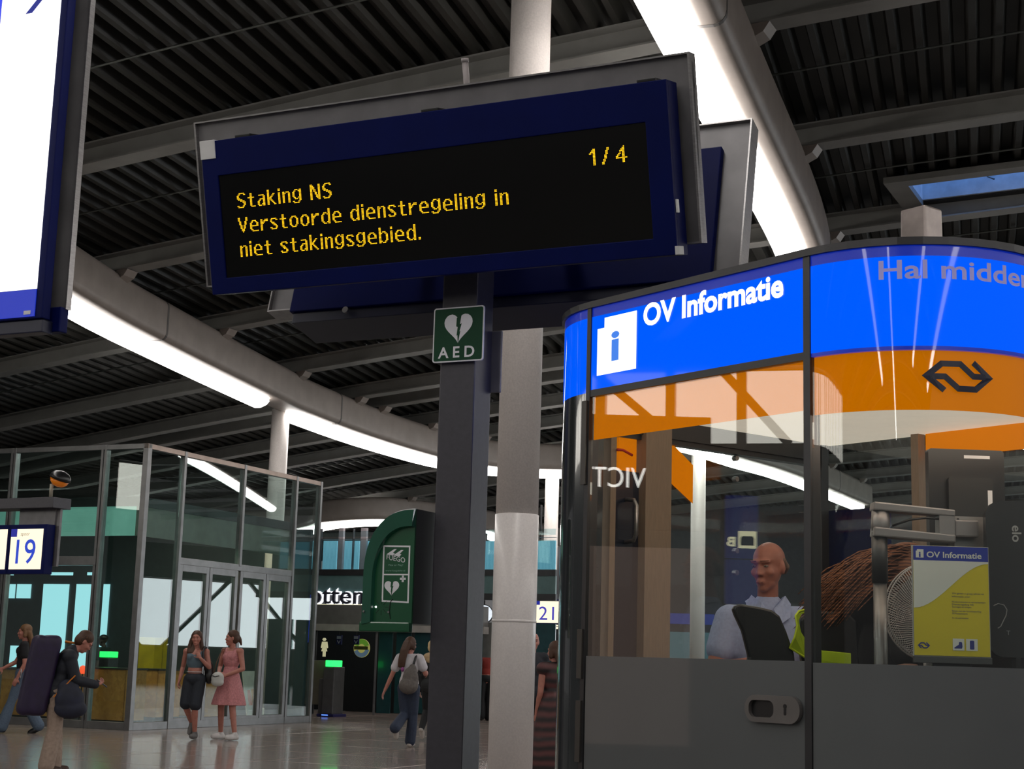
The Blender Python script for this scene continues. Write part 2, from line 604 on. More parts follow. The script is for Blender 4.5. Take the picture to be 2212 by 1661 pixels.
def near_len(path, L, px, off=-.9):
    def pr(p):
        q = V((p.x, p.y, zroof(p.dot(EU)) + off)) - CAM
        return CX + F * q.dot(CR) / q.dot(FW)
    i = min(range(len(path)), key=lambda j: abs(pr(path[j]) - px))
    return L[i]
LEFTPATH = light_beam([(145, 672), (370, 787), (595, 892), (640, 912), (780, 962), (940, 1007), (1060, 1026), (1195, 1032)],
           [V((-6, -42, 0)), V((-3, -28, 0)), V((-1.4, -14, 0)), V((-.75, -6, 0))], [V((1.5, .3, 0)), V((3.2, .1, 0))],
           lambda p, L: [(0, near_len(p, L, 580)), (near_len(p, L, 652), near_len(p, L, 1183)), (near_len(p, L, 1215), L[-1])],
           'long curved roof beam with lit tube sweeping from the pavilion corner to behind the white column')
dR = V((math.sin(AZC), math.cos(AZC), 0))
light_beam([(1438, 0), (1720, 552)], [dR * -44, dR * -28, dR * -14], [V((1.9, 7, 0)), V((4.7, 14, 0)), V((7.8, 16.9, 0)), V((11.75, 20.4, 0)), V((18.6, 26.3, 0)), V((21.5, 28.8, 0))],
           lambda p, L: [(0, L[-1])], 'straight roof beam with bright tube running above the blue kiosk band')
light_beam([(640, 1158), (692, 1145), (760, 1138), (830, 1136), (900, 1142), (1050, 1160), (1075, 1170)], [V((-9, -1, 0)), V((-4, -1, 0))], [V((2, 4, 0)), V((4, 9, 0))],
           lambda p, L: [(0, L[-1])], 'far curved roof beam with lit tube seen just above the green cabinet')
light_beam([(1440, 958), (1510, 982), (1590, 1008), (1700, 1040)], [V((-1.2, -5, 0))], [V((4, 8, 0))],
           lambda p, L: [(0, near_len(p, L, 1527)), (near_len(p, L, 1545), L[-1])], 'curved roof beam with lit tube seen through the kiosk glass')

for u_, lab in ((7.5, 'straight roof beam with lit tube right of the kiosk, mirrored in its curved glass'), (13.0, 'outermost straight roof beam with lit tube on the far right side of the hall')):
    light_beam([], [], [], lambda p, L: [(0, L[-1])], lab, brackets=False, plan=[us(u_, q) for q in (-20, 0, 20, 40)])
# ---- columns
def column(p, r, ztop, label, sleeve=None):
    root = empty('column', (p.x, p.y, 0), 0, label, 'column', 'round white steel columns')
    b = MB()
    b.lathe([(r, sleeve or 0), (r, ztop)], 32)
    b.build('shaft', WHITECOL, root, True)
    b = MB()
    z1 = sleeve or .25
    b.lathe([(r + .006, 0), (r + .006, z1 - .004), (r + .001, z1)], 32)
    b.build('sleeve', WHITEGLOSS, root, True)
    return root
COLP = aty(1120, 1000, 13.8)
zs = aty(1120, 1112, 13.8).z
nc = column(COLP, .189, zroof(COLP.dot(EU)) + .1, 'thick near white column rising beside the charcoal post', zs)
b = MB()
b.lathe([(.196, aty(1110, 1342, 13.8).z - .012), (.199, aty(1110, 1342, 13.8).z), (.196, aty(1110, 1342, 13.8).z + .012)], 32)
b.build('seam_ring', WHITEGLOSS, nc, True)
for px, py, lab in ((606, 905, 'white column standing behind the glass pavilion under the gap in the light tube'), (1193, 1030, 'slim far white column next to the kiosk corner')):
    p = onroof(px, py, -.8)
    column(p, .19, zroof(p.dot(EU)) - .6, lab)
p = onroof(1509, 985, -.8)
column(p, .19, zroof(p.dot(EU)) - .6, 'white column seen through the kiosk door glass')

# ---- skylight in the bay right of the near beam
sky = empty('skylight', us(SKU + 3, (SKA + SKB) / 2, zroof(SKU + 3) + .3), 0, 'blue daylight roof light between purlins above the kiosk', 'skylight')
inv = Matrix.Translation(-V(sky.location))
def skypart(name, u_a, u_b, s_a, s_b, z0, z1, m):
    b = MB()
    P = []
    for z in (z0, z1):
        for u, s_ in ((u_a, s_a), (u_b, s_a), (u_b, s_b), (u_a, s_b)):
            P.append(us(u, s_, zroof(u) + z))
    b.hexa(P)
    o = b.build(name, m, sky)
    o.data.transform(inv)
    return o
CURB = mat('skylight_lining', (0.6, 0.65, 0.72), .6)
skypart('curb', SKU - .05, SKU, SKA - .05, SP[-14 + 0] if False else SKB + .05, .28, 1.5, CURB)
skypart('curb', SKU, SKU + 9, SKA - .05, SKA, .22, 1.5, DARKSTEEL)
skypart('curb', SKU, SKU + 9, SKB, SKB + .05, .28, 1.5, CURB)
skypart('curb', SKU + 9, SKU + 9.05, SKA - .05, SKB + .05, .28, 1.5, CURB)
skypart('edge_trim', SKU - .3, SKU + 9, SKA - .30, SKA - .05, .19, .28, PURLIN)
skypart('edge_trim', SKU - .3, SKU, SKA - .05, SKB + .05, .19, .28, PURLIN)
skypart('rear_sheet', SKU - .1, SKU + 9, SKB + .05, SKB + 1.2, .26, .30, DECK)
skypart('pane', SKU, SKU + 9, SKA, SKB, 1.45, 1.5, glow('sky_blue_pane', (0.12, 0.32, 0.80), 4.0))
b = MB()
hk = onroof(2125, 385, .35)
b.tube([us(hk.dot(EU), SKB - .02, zroof(hk.dot(EU)) + .75), us(hk.dot(EU), SKB - .06, zroof(hk.dot(EU)) + .48), us(hk.dot(EU) + .1, SKB - .1, zroof(hk.dot(EU)) + .42)], .012, 6)
o = b.build('cable_hook', BLACK, sky)
o.data.transform(inv)

# ---- hall ends with daylight glazing (off to both sides; they light the hall and mirror in the glass)
DAYR = glow('daylight_far_side', (0.9, 0.96, 1.0), 4.5)
DAYH = glow('daylight_clerestory', (1.0, 0.95, 0.86), 5.0)
def facade(name, p0, d, length, h0, h1, bay, n_rows, diag, pane=None):
    root = empty(name, (p0.x, p0.y, 0), 0, kind='structure')
    rz = math.atan2(d.y, d.x)
    root.rotation_euler = (0, 0, rz)
    box('sill_wall', 0, length, -.15, .15, 0, h0, mat('facade_sill', (.08, .085, .09), .6), root)
    box('lintel', 0, length, -.15, .15, h1, h1 + 1.4, mat('facade_sill', (.08, .085, .09), .6), root)
    nb = int(length / bay)
    for i in range(nb):
        for j in range(n_rows):
            za, zb = h0 + (h1 - h0) * j / n_rows + .06, h0 + (h1 - h0) * (j + 1) / n_rows - .06
            box('window_pane', i * bay + .08, (i + 1) * bay - .08, -.01, .01, za, zb, pane or DAYL, root)
        box('mullion', i * bay - .08, i * bay + .08, -.2, .14, 0, h1, DARKSTEEL, root)
    for j in range(1, n_rows):
        z = h0 + (h1 - h0) * j / n_rows
        box('transom', 0, length, -.12, .12, z - .06, z + .06, DARKSTEEL, root)
    for a, b_ in diag:
        b = MB()
        b.bar((a, -.3, h0), (b_, -.3, h1), .14, .14, (0, 1, 0))
        b.build('diagonal_brace', DARKSTEEL, root)
    return root
facade('window_1', V((-20, -6, 0)), V((0, 1, 0)), 26.4, 5.0, 6.35, 1.2, 1, [(14.2, 15.8), (12.4, 13.6)], DAYH)
facade('window_2', V((27, 72, 0)), V((0, -1, 0)), 44, 1.5, 4.3, 4.0, 1, [(2, 5), (9, 6), (10, 13), (17, 14), (19, 22), (26, 23), (27, 30), (34, 31), (36, 39)], DAYR)

wb = box('wall_back', 1.5, 26, 60, 60.3, 0, 8, mat('back_wall_grey', (.05, .05, .055), .6), None)
meta(wb, kind='structure')
for k in range(8):
    box('shop_window', 3 + k * 2.8, 5.2 + k * 2.8, 59.95, 60, .4, 2.6, mat('far_shop_glass', (.02, .05, .06), .2, emit=(.15, .3, .35), es=.25), wb)
    box('sign_strip', 3 + k * 2.8, 5.2 + k * 2.8, 59.95, 60, 2.9, 3.3, mat('far_sign_blue', (.01, .02, .1), .4, emit=(.02, .04, .3), es=.4), wb)

# ================================================================== LED SIGN ON ITS POST
YAW = -0.437
TILT = 0.24
su = V((math.cos(YAW), math.sin(YAW), 0))
sn = V((math.sin(YAW), -math.cos(YAW), 0))          # horizontal, towards the viewer
AEDC = V((-.207, 5.7, 2.558))
PB = AEDC - sn * .095 - su * .011                     # post axis
GS = 1.15                                             # the whole sign group stands this much farther out
ZG = lambda z: HC + (z - HC) * GS
post = empty('sign_post', (PB.x * GS, PB.y * GS, 0), YAW, 'square charcoal steel post carrying the departure displays and AED signs', 'post')
post.scale = (GS, GS, 1)
box('shaft', -.073, .073, -.073, .073, 0, ZG(3.5), POST, post, .006)
box('base_plate', -.16, .16, -.16, .16, 0, .02, STEEL, post, .004)
b = MB()
b.box(.05, .112, .073, .085, ZG(2.36), ZG(2.60))
b.build('cover_plate', PLATE, post, bevel=.004)
LC = V((-.351, 5.5, 2.996))
def unit(root_name, centre, sgn, label, front):
    """display unit: local x along sign, local y depth (towards -y = front), tilted about x"""
    root = empty(root_name, centre, 0, label, 'sign')
    root.rotation_euler = Euler((0, 0, 0))
    up = V((0, 0, 1)) * math.cos(TILT) + sn * math.sin(TILT) * sgn
    nn = su.cross(up)
    M3 = Matrix((su, -nn, up)).transposed()
    root.rotation_euler = M3.to_euler()
    return root
front = unit('display_sign', LC, 1, 'amber LED display reading Staking NS in a navy casing on the charcoal post', True)
# local: x = u, y = -n (into the sign), z = v
fx = lambda x, z, d: (x, d, z)
b = MB()
b.ring_prism([(-.955, -.262), (.970, -.262), (.970, .337), (-.955, .337)], [(-.885, -.2), (.885, -.2), (.885, .2), (-.885, .2)], fx, 0, .02)
b.box(-.955, .970, .02, .115, -.262, .337)
b.build('casing', NAVY, front, bevel=.003)
box('screen', -.885, .885, .006, .0195, -.2, .2, SCREEN, front)
b = MB()
b.prism(rrect(-1.062, 1.022, -.224, .437, .03), fx, .135, .16)
b.build('back_plate', PLATE, front)
b = MB()
b.ring_prism([(-1.062, -.224), (1.022, -.224), (1.022, .437), (-1.062, .437)], [(-1.054, -.218), (1.014, -.218), (1.014, .431), (-1.054, .431)], fx, .115, .18)
b.build('plate_edge', STEEL, front)
box('corner_sticker', -.957, -.887, -.004, .09, .268, .341, mat('pale_sticker', (.6, .6, .6), .6), front, .002)
box('corner_sticker', .962, .977, -.003, .05, -.262, -.232, mat('pale_sticker', (.6, .6, .6), .6), front, .002)
box('side_clip', .9705, .978, .01, .03, -.118, -.072, WHITE, front, .002)
for x in (-.80, .02, .86):
    box('hinge_tab', x, x + .07, .01, .08, .337, .349, BLACK, front, .003)
b = MB()
b.tube([(-.02, .5, .40), (-.02, .5, .585)], .0125, 12)
b.tube([(-.02, .5, .585), (-.02, .5, .60)], .015, 12)
ant = b.build('antenna_rod', mat('antenna_grey', (.3, .27, .27), .5), front, True)
# letters as amber dots
GL = {
'S': "..#####. .##...## ##...... ##...... ###..... .####... ...####. .....### ......## ......## ##...##. .#####..",
't': "....... ..##... ..##... ..##... ######. ..##... ..##... ..##... ..##... ..##... ..##... ...####",
'a': "....... ....... ....... .#####. .....## .....## ..##### .##..## ##...## ##...## ##..### .###.##",
'k': "##...... ##...... ##...... ##...##. ##..##.. ##.##... ####.... ####.... ##.##... ##..##.. ##...##. ##....##",
'i': "## ## .. ## ## ## ## ## ## ## ## ##",
'n': "....... ....... ....... ##.###. ###..## ##...## ##...## ##...## ##...## ##...## ##...## ##...##",
'g': "........ ........ ..###.## .##..### ##....## ##....## ##....## ##....## .##..### ..###.## ......## ##...##. .#####..",
'N': "##.....## ###....## ####...## ####...## ##.##..## ##.##..## ##..##.## ##..##.## ##...#### ##...#### ##....### ##.....##",
'V': "##.....## ##.....## ##.....## .##...##. .##...##. .##...##. ..##.##.. ..##.##.. ..##.##.. ...###... ...###... ....#....",
'e': "........ ........ ........ ..####.. .##..##. ##....## ##....## ######## ##...... ##...... .##..... ..######",
'r': "....... ....... ....... ##..### ##.#### ####... ###.... ##..... ##..... ##..... ##..... ##.....",
's': "....... ....... ....... .#####. ##...## ##..... .###... ..###.. ...###. .....## ##...## .#####.",
'o': "........ ........ ........ ..####.. .##..##. ##....## ##....## ##....## ##....## ##....## .##..##. ..####..",
'd': "......## ......## ......## ..###.## .##..### ##....## ##....## ##....## ##....## ##....## .##..### ..###.##",
'b': "##...... ##...... ##...... ##.###.. ###..##. ##....## ##....## ##....## ##....## ##....## ###..##. ##.###..",
'l': "## ## ## ## ## ## ## ## ## ## ## ##",
'.': ".. .. .. .. .. .. .. .. .. .. ## ##",
'1': "...## ..### .#### ##.## ...## ...## ...## ...## ...## ...## ...## ...##",
'/': "....## ....## ...##. ...##. ...##. ..##.. ..##.. ..##.. .##... .##... ##.... ##....",
'4': "......#.. .....##.. ....###.. ...####.. ...#.##.. ..##.##.. .##..##.. ##...##.. ######### .....##.. .....##.. .....##..",
}
def led_line(s, x0, x1, ztop, pz=.0049):
    cols = []
    cx = 0
    dots = []
    for i, ch in enumerate(s):
        if ch == ' ':
            cx += 6
            continue
        rows = GL[ch].split()
        for r, row in enumerate(rows):
            for c, q in enumerate(row):
                if q == '#': dots.append((cx + c, r))
        cx += len(rows[0]) + (5 if s == '1/4' else 2)
    wmax = max(d[0] for d in dots)
    px_ = (x1 - x0) / wmax
    b = MB()
    r_ = .00205
    for c, r in dots:
        x, z = x0 + c * px_, ztop - r * pz
        n = len(b.v)
        for k in range(8):
            a = math.pi / 8 + k * math.pi / 4
            b.v.append(V((x + r_ * math.cos(a), .0045, z + r_ * math.sin(a))))
        b.f.append(tuple(range(n, n + 8)))
    o = b.build('led_text', LED, front)
    o['kind'] = 'stuff'
led_line('Staking NS', -.806, -.383, .121)
led_line('Verstoorde dienstregeling in', -.809, .347, .026)
led_line('niet stakingsgebied.', -.809, -.018, -.068)
led_line('1/4', .671, .808, .129)
BC = LC - sn * .65
back = unit('display_sign', BC, -1, 'navy backed twin display facing away behind the lit LED display', False)
b = MB()
b.ring_prism([(-1.03, -.222), (1.04, -.222), (1.04, .452), (-1.03, .452)], [(-.90, -.215), (.92, -.215), (.92, .33), (-.90, .33)], fx, -.02, .03)
b.build('back_plate', PLATE, back, bevel=.003)
b = MB()
b.ring_prism([(-1.032, -.224), (1.042, -.224), (1.042, .454), (-1.032, .454)], [(-1.026, -.218), (1.036, -.218), (1.036, .448), (-1.026, .448)], fx, -.04, .05)
b.build('plate_edge', STEEL, back)
box('casing', -.912, .932, -.05, .16, -.238, .335, NAVY, back, .004)
box('casing_lip', -.90, .925, -.035, .17, -.285, -.238, mat('navy_lip', (.006, .008, .03), .4), back, .003)
b = MB()
b.tube([(-.63, -.05, -.255), (-.63, -.062, -.255)], .014, 12)
b.build('key_lock', STEEL, back)
for x in (-.3, .3):
    box('cross_arm', x - .03, x + .03, -.14, .36, ZG(3.05), ZG(3.11), POST, post, .004)
box('cross_arm', -.36, .36, -.04, .04, ZG(3.04), ZG(3.12), POST, post, .004)

# ---- AED sign plate
aed = empty('aed_sign', AEDC, YAW, 'green square AED sign with white broken heart on the charcoal post', 'sign')
b = MB()
b.prism(rrect(-.106, .106, -.105, .105, .010), lambda x, z, d: (x, d, z), 0, .006)
b.build('sign_plate', PRINTW, aed)
b = MB()
b.prism(rrect(-.101, .101, -.100, .100, .007), lambda x, z, d: (x, d, z), -.0008, 0)
b.build('green_field', SIGNGREEN, aed)
def heart(cx, cz, w_, h_, side):
    """half a heart outline: side -1 left, +1 right; split along a lightning bolt"""
    pts = []
    N = 18
    for k in range(N + 1):
        t = math.pi * k / N
        x = 16 * math.sin(t) ** 3 / 17
        z = (13 * math.cos(t) - 5 * math.cos(2 * t) - 2 * math.cos(3 * t) - math.cos(4 * t)) / 17
        pts.append((cx + side * x * w_ / 2, cz + z * h_ / 2 * 1.03))
    return pts
def bolt(cx, cz, w_, h_):
    return [(cx - .06 * w_, cz + .24 * h_), (cx + .10 * w_, cz + .36 * h_), (cx + .05 * w_, cz + .06 * h_), (cx + .11 * w_, cz + .08 * h_), (cx + .04 * w_, cz - .16 * h_),
            (cx + .07 * w_, cz - .14 * h_), (cx - .0 * w_, cz - .52 * h_), (cx - .02 * w_, cz - .26 * h_), (cx - .05 * w_, cz - .28 * h_), (cx - .02 * w_, cz - .02 * h_), (cx - .07 * w_, cz - .0 * h_)]
def heart_print(parent, cx, cz, w_, h_, y, white, field):
    for sd in (-1, 1):
        b = MB()
        b.prism(heart(cx, cz, w_, h_, sd), lambda x, z, d: (x, d, z), y - .0006, y)
        b.build('heart_half', white, parent)
    b = MB()
    b.prism(bolt(cx, cz, w_, h_), lambda x, z, d: (x, d, z), y - .0012, y - .0006)
    b.build('bolt_mark', field, parent)
heart_print(aed, 0, .030, .126, .130, -.0012, PRINTW, SIGNGREEN)
letters('A E D', PRINTW, lambda x, z, d: (-.082 + x, -.0012, -.088 + z), .152, .043, aed, bold=.02)

# ---- AED cabinet
cab = empty('aed_cabinet', AEDC + sn * .05 - V((0, 0, 1.108)), YAW, 'green dome topped AED cabinet mounted beside the charcoal post', 'cabinet')
Hc = .447
def dome(x0, x1, z0, z1, n=14):
    """straight right edge, rounded upper left"""
    rx, rz_ = (x1 - x0) * .93, (z1 - z0) * .56
    pts = [(x0, z0), (x1, z0), (x1, z1)]
    for k in range(n + 1):
        a = math.pi / 2 * k / n
        pts.append((x0 + rx - rx * math.sin(a) ** .9, z1 - rz_ + rz_ * math.cos(a) ** .9 if a < math.pi / 2 - 1e-6 else z1 - rz_))
    return pts
fy = lambda x, z, d: (x, d, z)
b = MB()
b.prism(dome(-.318, -.117, .03, Hc), fy, -.003, .15)
b.build('body', SIDE, cab)
outer = dome(-.319, -.118, .028, Hc - .002)
b = MB()
b.prism(outer, fy, -.012, -.003)
b.build('door', GREEN, cab)
inner = [(-.318 + .042 + (x + .318) * .79, .028 + (z - .028) * .84) for x, z in outer]
b = MB()
b.ring_prism(outer[2:], [(min(x + .001, -.119) if i == 0 else x, z) for i, (x, z) in enumerate(inner[2:])], fy, -.03, -.012) if False else None
rim_o = outer[2:] + [outer[0]]
rim_i = inner[2:] + [(inner[0][0], outer[0][1])]
verts, faces = [], []
for (xo, zo), (xi, zi) in zip(rim_o, rim_i):
    verts += [(xo, -.012, zo), (xo + .004, -.034, zo - .004), (xi - .004, -.03, zi + .004), (xi, -.012, zi)]
for k in range(len(rim_o) - 1):
    for j in range(3):
        faces.append((k * 4 + j, k * 4 + j + 1, k * 4 + 4 + j + 1, k * 4 + 4 + j))
faces += [(0, 1, 2, 3), tuple((len(rim_o) - 1) * 4 + j for j in (3, 2, 1, 0))]
ob('door_rim', verts, faces, GREEN2, cab)
b = MB()
b.tube([(x - .001, -.006, z + .001) for x, z in rim_o], .0035, 6)
b.build('edge_trim', mat('trim_aluminium', (.55, .55, .55), .3, .8), cab, True)
box('base_ledge', -.328, -.118, -.028, .0, -.002, .034, GREEN, cab, .005)
for x, z in ((-.304, .07), (-.214, .07)):
    b = MB()
    b.tube([(x, -.036 if x < -.25 else -.012, z), (x, -.04 if x < -.25 else -.016, z)], .004, 8)
    b.build('screw', STEEL, cab)
b = MB()
b.ring_prism([(-.245, .107), (-.132, .103), (-.134, .312), (-.250 + .002, .314)], [(-.239, .113), (-.138, .109), (-.140, .306), (-.242, .308)], fy, -.0128, -.012)
b.build('label_frame', PRINTW, cab)
b = MB()
b.box(-.242, -.138, -.0128, -.012, .204, .209)
b.build('label_divider', PRINTW, cab)
heart_print(cab, -.205, .160, .066, .062, -.0125, PRINTW, GREEN)
b = MB()
for x0, x1, z0, z1 in ((-.172, -.148, .187, .195), (-.164, -.156, .179, .203)):
    b.box(x0, x1, -.0131, -.0123, z0, z1)
o = b.build('cross_mark', PRINTW, cab)
text('maker_name', 'FUEGO', PRINTW, lambda x, z, d: (-.232 + x, -.0126, .262 + z - x * .16), .078, .019, cab)
for dx, dz in ((0, 0), (.028, -.004)):
    b = MB()
    b.prism([(-.232 + dx, .281 + dz), (-.200 + dx, .300 + dz), (-.190 + dx, .300 + dz), (-.206 + dx, .286 + dz), (-.198 + dx, .284 + dz), (-.206 + dx, .276 + dz)], fy, -.0130, -.0124)
    b.build('logo_shape', PRINTW, cab)
text('slogan_print', 'Flex or Play!', mat('faint_print', (.25, .4, .33), .5), lambda x, z, d: (-.222 + x, -.0126, .238 + z), .06, .007, cab)
text('web_print', 'www.fuegobhv.nl', mat('faint_print', (.25, .4, .33), .5), lambda x, z, d: (-.234 + x, -.0126, .218 + z), .082, .006, cab)
for k in range(8):
    a = k * math.pi / 4
    b = MB()
    b.bar((-.245 + .012 * math.cos(a), -.0124, .088 + .012 * math.sin(a)), (-.245 + .03 * math.cos(a), -.0124, .088 + .03 * math.sin(a)), .001, .0016, (0, 1, 0))
    b.build('speaker_slot', BLACK, cab)
b = MB()
b.tube([(-.199, -.0135, .118), (-.208, -.0135, .105), (-.211, -.0135, .075), (-.205, -.0135, .045)], .0016, 5)
b.build('crack', BLACK, cab)
b = MB()
b.lathe([(.004, 0), (.003, .003)], 10, (-.268, -.0125, .088), Matrix.Rotation(math.pi / 2, 3, 'X'))
b.build('status_lamp', glow('lamp_white', (1, 1, 1), 3, nee=False), cab)

for o in (front, back, aed, cab):
    o.location = CAM + (V(o.location) - CAM) * GS
    o.scale = (GS, GS, GS)

# ================================================================== LIGHTBOX SIGN AT THE LEFT EDGE
P0 = aty(108, 400, 8.0)
lb = empty('lightbox_sign', (P0.x, P0.y, P0.z), YAW, 'tall white backlit lightbox sign with navy casing at the left edge', 'sign')
lb.scale = (1.6, 1.6, 1.6)
box('casing', -.62, .012, 0, .04, -.455, 1.25, NAVY, lb, .004)
box('casing_lip', -.62, .008, .01, .06, -.50, -.455, mat('navy_lip', (.006, .008, .03), .4), lb, .004)
box('back_plate', -.72, .036, .09, .10, -.405, 1.3, PLATE, lb, .004)
box('plate_edge', .036, .040, .08, .105, -.41, 1.3, STEEL, lb)
box('plate_block', -.62, .036, .06, .10, -.49, -.405, NAVY, lb, .004)
box('white_panel', -.281, -.018, -.004, 0, -.354, 1.2, WHITELIT, lb)
box('blue_panel', -.60, -.283, -.004, 0, -.354, 1.2, glow('blue_lit_panel', (0, .03, .8), 1), lb)
box('blue_strip', -.60, -.018, -.004, 0, -.448, -.356, glow('blue_lit_strip', (0.005, .03, .55), .8, coat=.5), lb)
box('type_label', -.062, -.033, -.006, -.004, -.441, -.428, PRINTW, lb)
b = MB()
b.prism([(-.168, .632), (-.140, .632), (-.045, .727), (-.072, .727)], fy, -.0055, -.004)
b.build('arrow_stroke', mat('arrow_blue', (0, .01, .22), .5, emit=(0, .01, .25), es=.6), lb)
b = MB()
b.prism([(-.11, .77), (-.02, .77), (-.02, .68), (-.045, .68), (-.045, .745), (-.11, .745)], fy, -.0055, -.004)
b.build('arrow_head', mat('arrow_blue', (0, .01, .22), .5), lb)
box('support_post', -.70, -.58, .105, .225, -P0.z / 1.6, 1.1, POST, lb, .005)

# ================================================================== PLATFORM NUMBER SIGN 19
S19 = aty(56, 1186, 19.0)
n19 = empty('platform_sign', (S19.x, S19.y, 0), -.5, 'lit platform sign 19 with orange beacon in front of the pavilion', 'sign')
zc = S19.z
for i, (xa, xb, tx) in enumerate(((-.262, .268, '19'), (-.87, -.33, '18'))):
    box('casing', xa - .05, xb + .05, .0, .14, zc - .30, zc + .30, NAVY, n19, .004)
    box('lit_panel', xa, xb, -.005, .0, zc - .245, zc + .245, CREAMLIT, n19)
    box('blue_corner', xa + .0, xa + .1, -.008, -.0052, zc + .15, zc + .245, glow('corner_blue', (0, .008, .4), .7, nee=False), n19)
    if i == 0:
        letters('19', glow('digit_blue', (.004, .05, .62), .9, nee=False), lambda x, z, d: (-.155 + x, -.007, zc - .175 + z), .32, .31, n19, bold=.004, name='digit')
        text('caption', 'spoor', mat('caption_grey', (.5, .45, .4), .5), lambda x, z, d: (-.10 + x, -.007, zc + .165 + z), .15, .045, n19)
box('back_plate', .27, .36, .16, .2, zc - .20, zc + .60, PLATE, n19, .004)
box('top_arm', -1.6, .39, .0, .3, zc + .50, zc + .63, POST, n19, .006)
box('hanger', -.3, .30, .14, .18, zc + .3, zc + .5, PLATE, n19)
box('support_post', -1.75, -1.6, .07, .23, 0, zc + 1.2, POST, n19, .006)
b = MB()
b.tube([(.24, .1, zc + .63), (.24, .1, zc + .80)], .022, 10)
b.build('beacon_stem', mat('stem_beige', (.3, .28, .22), .5), n19, True)
R_ = Matrix.Rotation(math.radians(24), 3, 'Y')
b = MB()
b.lathe([(.02, -.10), (.07, -.085), (.105, -.05), (.12, 0.0)], 20, (.37, .1, zc + .86), R_)
b.build('beacon_lens', mat('amber_lens', (.6, .18, .005), .25, coat=.5, emit=(.9, .2, 0), es=.12), n19, True)
b = MB()
b.lathe([(.135, 0.0), (.125, .04), (.09, .08), (.03, .1)], 20, (.37, .1, zc + .86), R_)
b.build('beacon_hood', BLACK, n19, True)

# ================================================================== INFORMATION KIOSK
KL, KU, KM = V((.301, 5.82, 0)), V((.615, -.788, 0)), V((.788, .615, 0))
KW, R1, R2, KD = 1.075, .45, .5, 1.85
kio = empty('information_kiosk', (KL.x, KL.y, 0), math.atan2(KU.y, KU.x), 'rounded glass information kiosk with lit blue band reading OV Informatie', 'kiosk')
# local frame: x = along the door, y = into the kiosk
def kpath(l, off=0.0):
    if l < 0:
        a = -l / R1
        if a <= math.pi / 2:
            return (-R1 * math.sin(a) - off * math.sin(a), R1 - R1 * math.cos(a) - off * math.cos(a))
        return (-R1 - off, R1 + (-l - R1 * math.pi / 2))
    if l <= KW:
        return (l, -off)
    a = (l - KW) / R2
    if a <= math.pi / 2:
        return (KW + (R2 + off) * math.sin(a), R2 - (R2 + off) * math.cos(a))
    return (KW + R2 + off, R2 + (l - KW - R2 * math.pi / 2))
LA, LB = -R1 * math.pi / 2, KW + R2 * math.pi / 2
LA2, LB2 = LA - (KD - R1), LB + (KD - R2)
def kstrip(name, l0, l1, z0, z1, off, th, m, parent=None, smooth=True):
    n = max(2, int((l1 - l0) / .05) + 1) if (l0 < 0 or l1 > KW) else 2
    ls = [l0 + (l1 - l0) * k / (n - 1) for k in range(n)]
    for q in (LA, 0, KW, LB):
        if l0 < q < l1: ls.append(q)
    ls = sorted(set(ls))
    verts, faces = [], []
    for l in ls:
        a, b_ = kpath(l, off), kpath(l, off - th)
        verts += [(a[0], a[1], z0), (a[0], a[1], z1), (b_[0], b_[1], z1), (b_[0], b_[1], z0)]
    for k in range(len(ls) - 1):
        for j in range(4):
            faces.append((k * 4 + j, k * 4 + (j + 1) % 4, k * 4 + 4 + (j + 1) % 4, k * 4 + 4 + j))
    faces += [(0, 1, 2, 3), tuple((len(ls) - 1) * 4 + j for j in (3, 2, 1, 0))]
    o = ob(name, verts, faces, m, parent or kio)
    if smooth:
        shade(o)
    return o
def kcurve(l, z, off):
    a = kpath(l, off)
    return V((a[0], a[1], z))
ZB0, ZB1, ZF, ZO = 2.372, 2.70, 1.383, 2.19
def outline(off):
    N = 10
    pts = [kpath(LA2, off)] + [kpath(LA * (1 - k / N), off) for k in range(N + 1)] + [kpath(KW + (LB - KW) * k / N, off) for k in range(N + 1)] + [kpath(LB2, off)]
    return pts
for nm, z0, z1, off, m in (('roof_cap', 2.70, 2.725, .012, DARKSTEEL), ('roof_slab', 2.45, 2.70, -.04, DARKSTEEL), ('inner_ceiling', 2.40, 2.45, -.03, CEILGLOW), ('floor_platform', 0, .28, -.03, POST)):
    b = MB()
    b.prism(outline(off), lambda x, y, d: (x, y, d), z0, z1)
    b.build(nm, m, kio)
# lit blue band in three panels
kstrip('band_panel', LA2, -.02, ZB0, ZB1 - .035, 0, .03, BLUELIT)
kstrip('band_panel', 0.0, KW - .012, ZB0 + .008, ZB1 - .035, 0, .03, BLUELIT)
kstrip('band_panel', KW + .016, LB2, ZB0, ZB1 - .035, 0, .03, BLUELIT)
kstrip('band_edge', LA2, -.02, ZB1 - .035, ZB1, 0, .03, BLUEDARK)
kstrip('band_edge', 0.0, KW - .012, ZB1 - .035, ZB1, 0, .03, BLUEDARK)
kstrip('band_edge', KW + .016, LB2, ZB1 - .035, ZB1, 0, .03, BLUEDARK)
kstrip('band_edge', KW + .016, LB2, ZB0 - .012, ZB0, 0, .03, BLUEDARK)
# posts and rails
kstrip('mullion', -.022, .0, 0, ZB1, .006, .05, DARKSTEEL)
kstrip('mullion', KW - .012, KW + .016, 0, ZB1, .006, .05, DARKSTEEL)
kstrip('door_rail', 0, KW - .012, ZB0 - .018, ZB0 + .008, .004, .04, DARKSTEEL)
for za, zb in ((2.02, 2.34), (1.30, 1.48), (1.0, 1.22)):
    kstrip('hinge', -.036, -.008, za, zb, .014, .02, mat('hinge_metal', (.07, .065, .06), .4, .5))
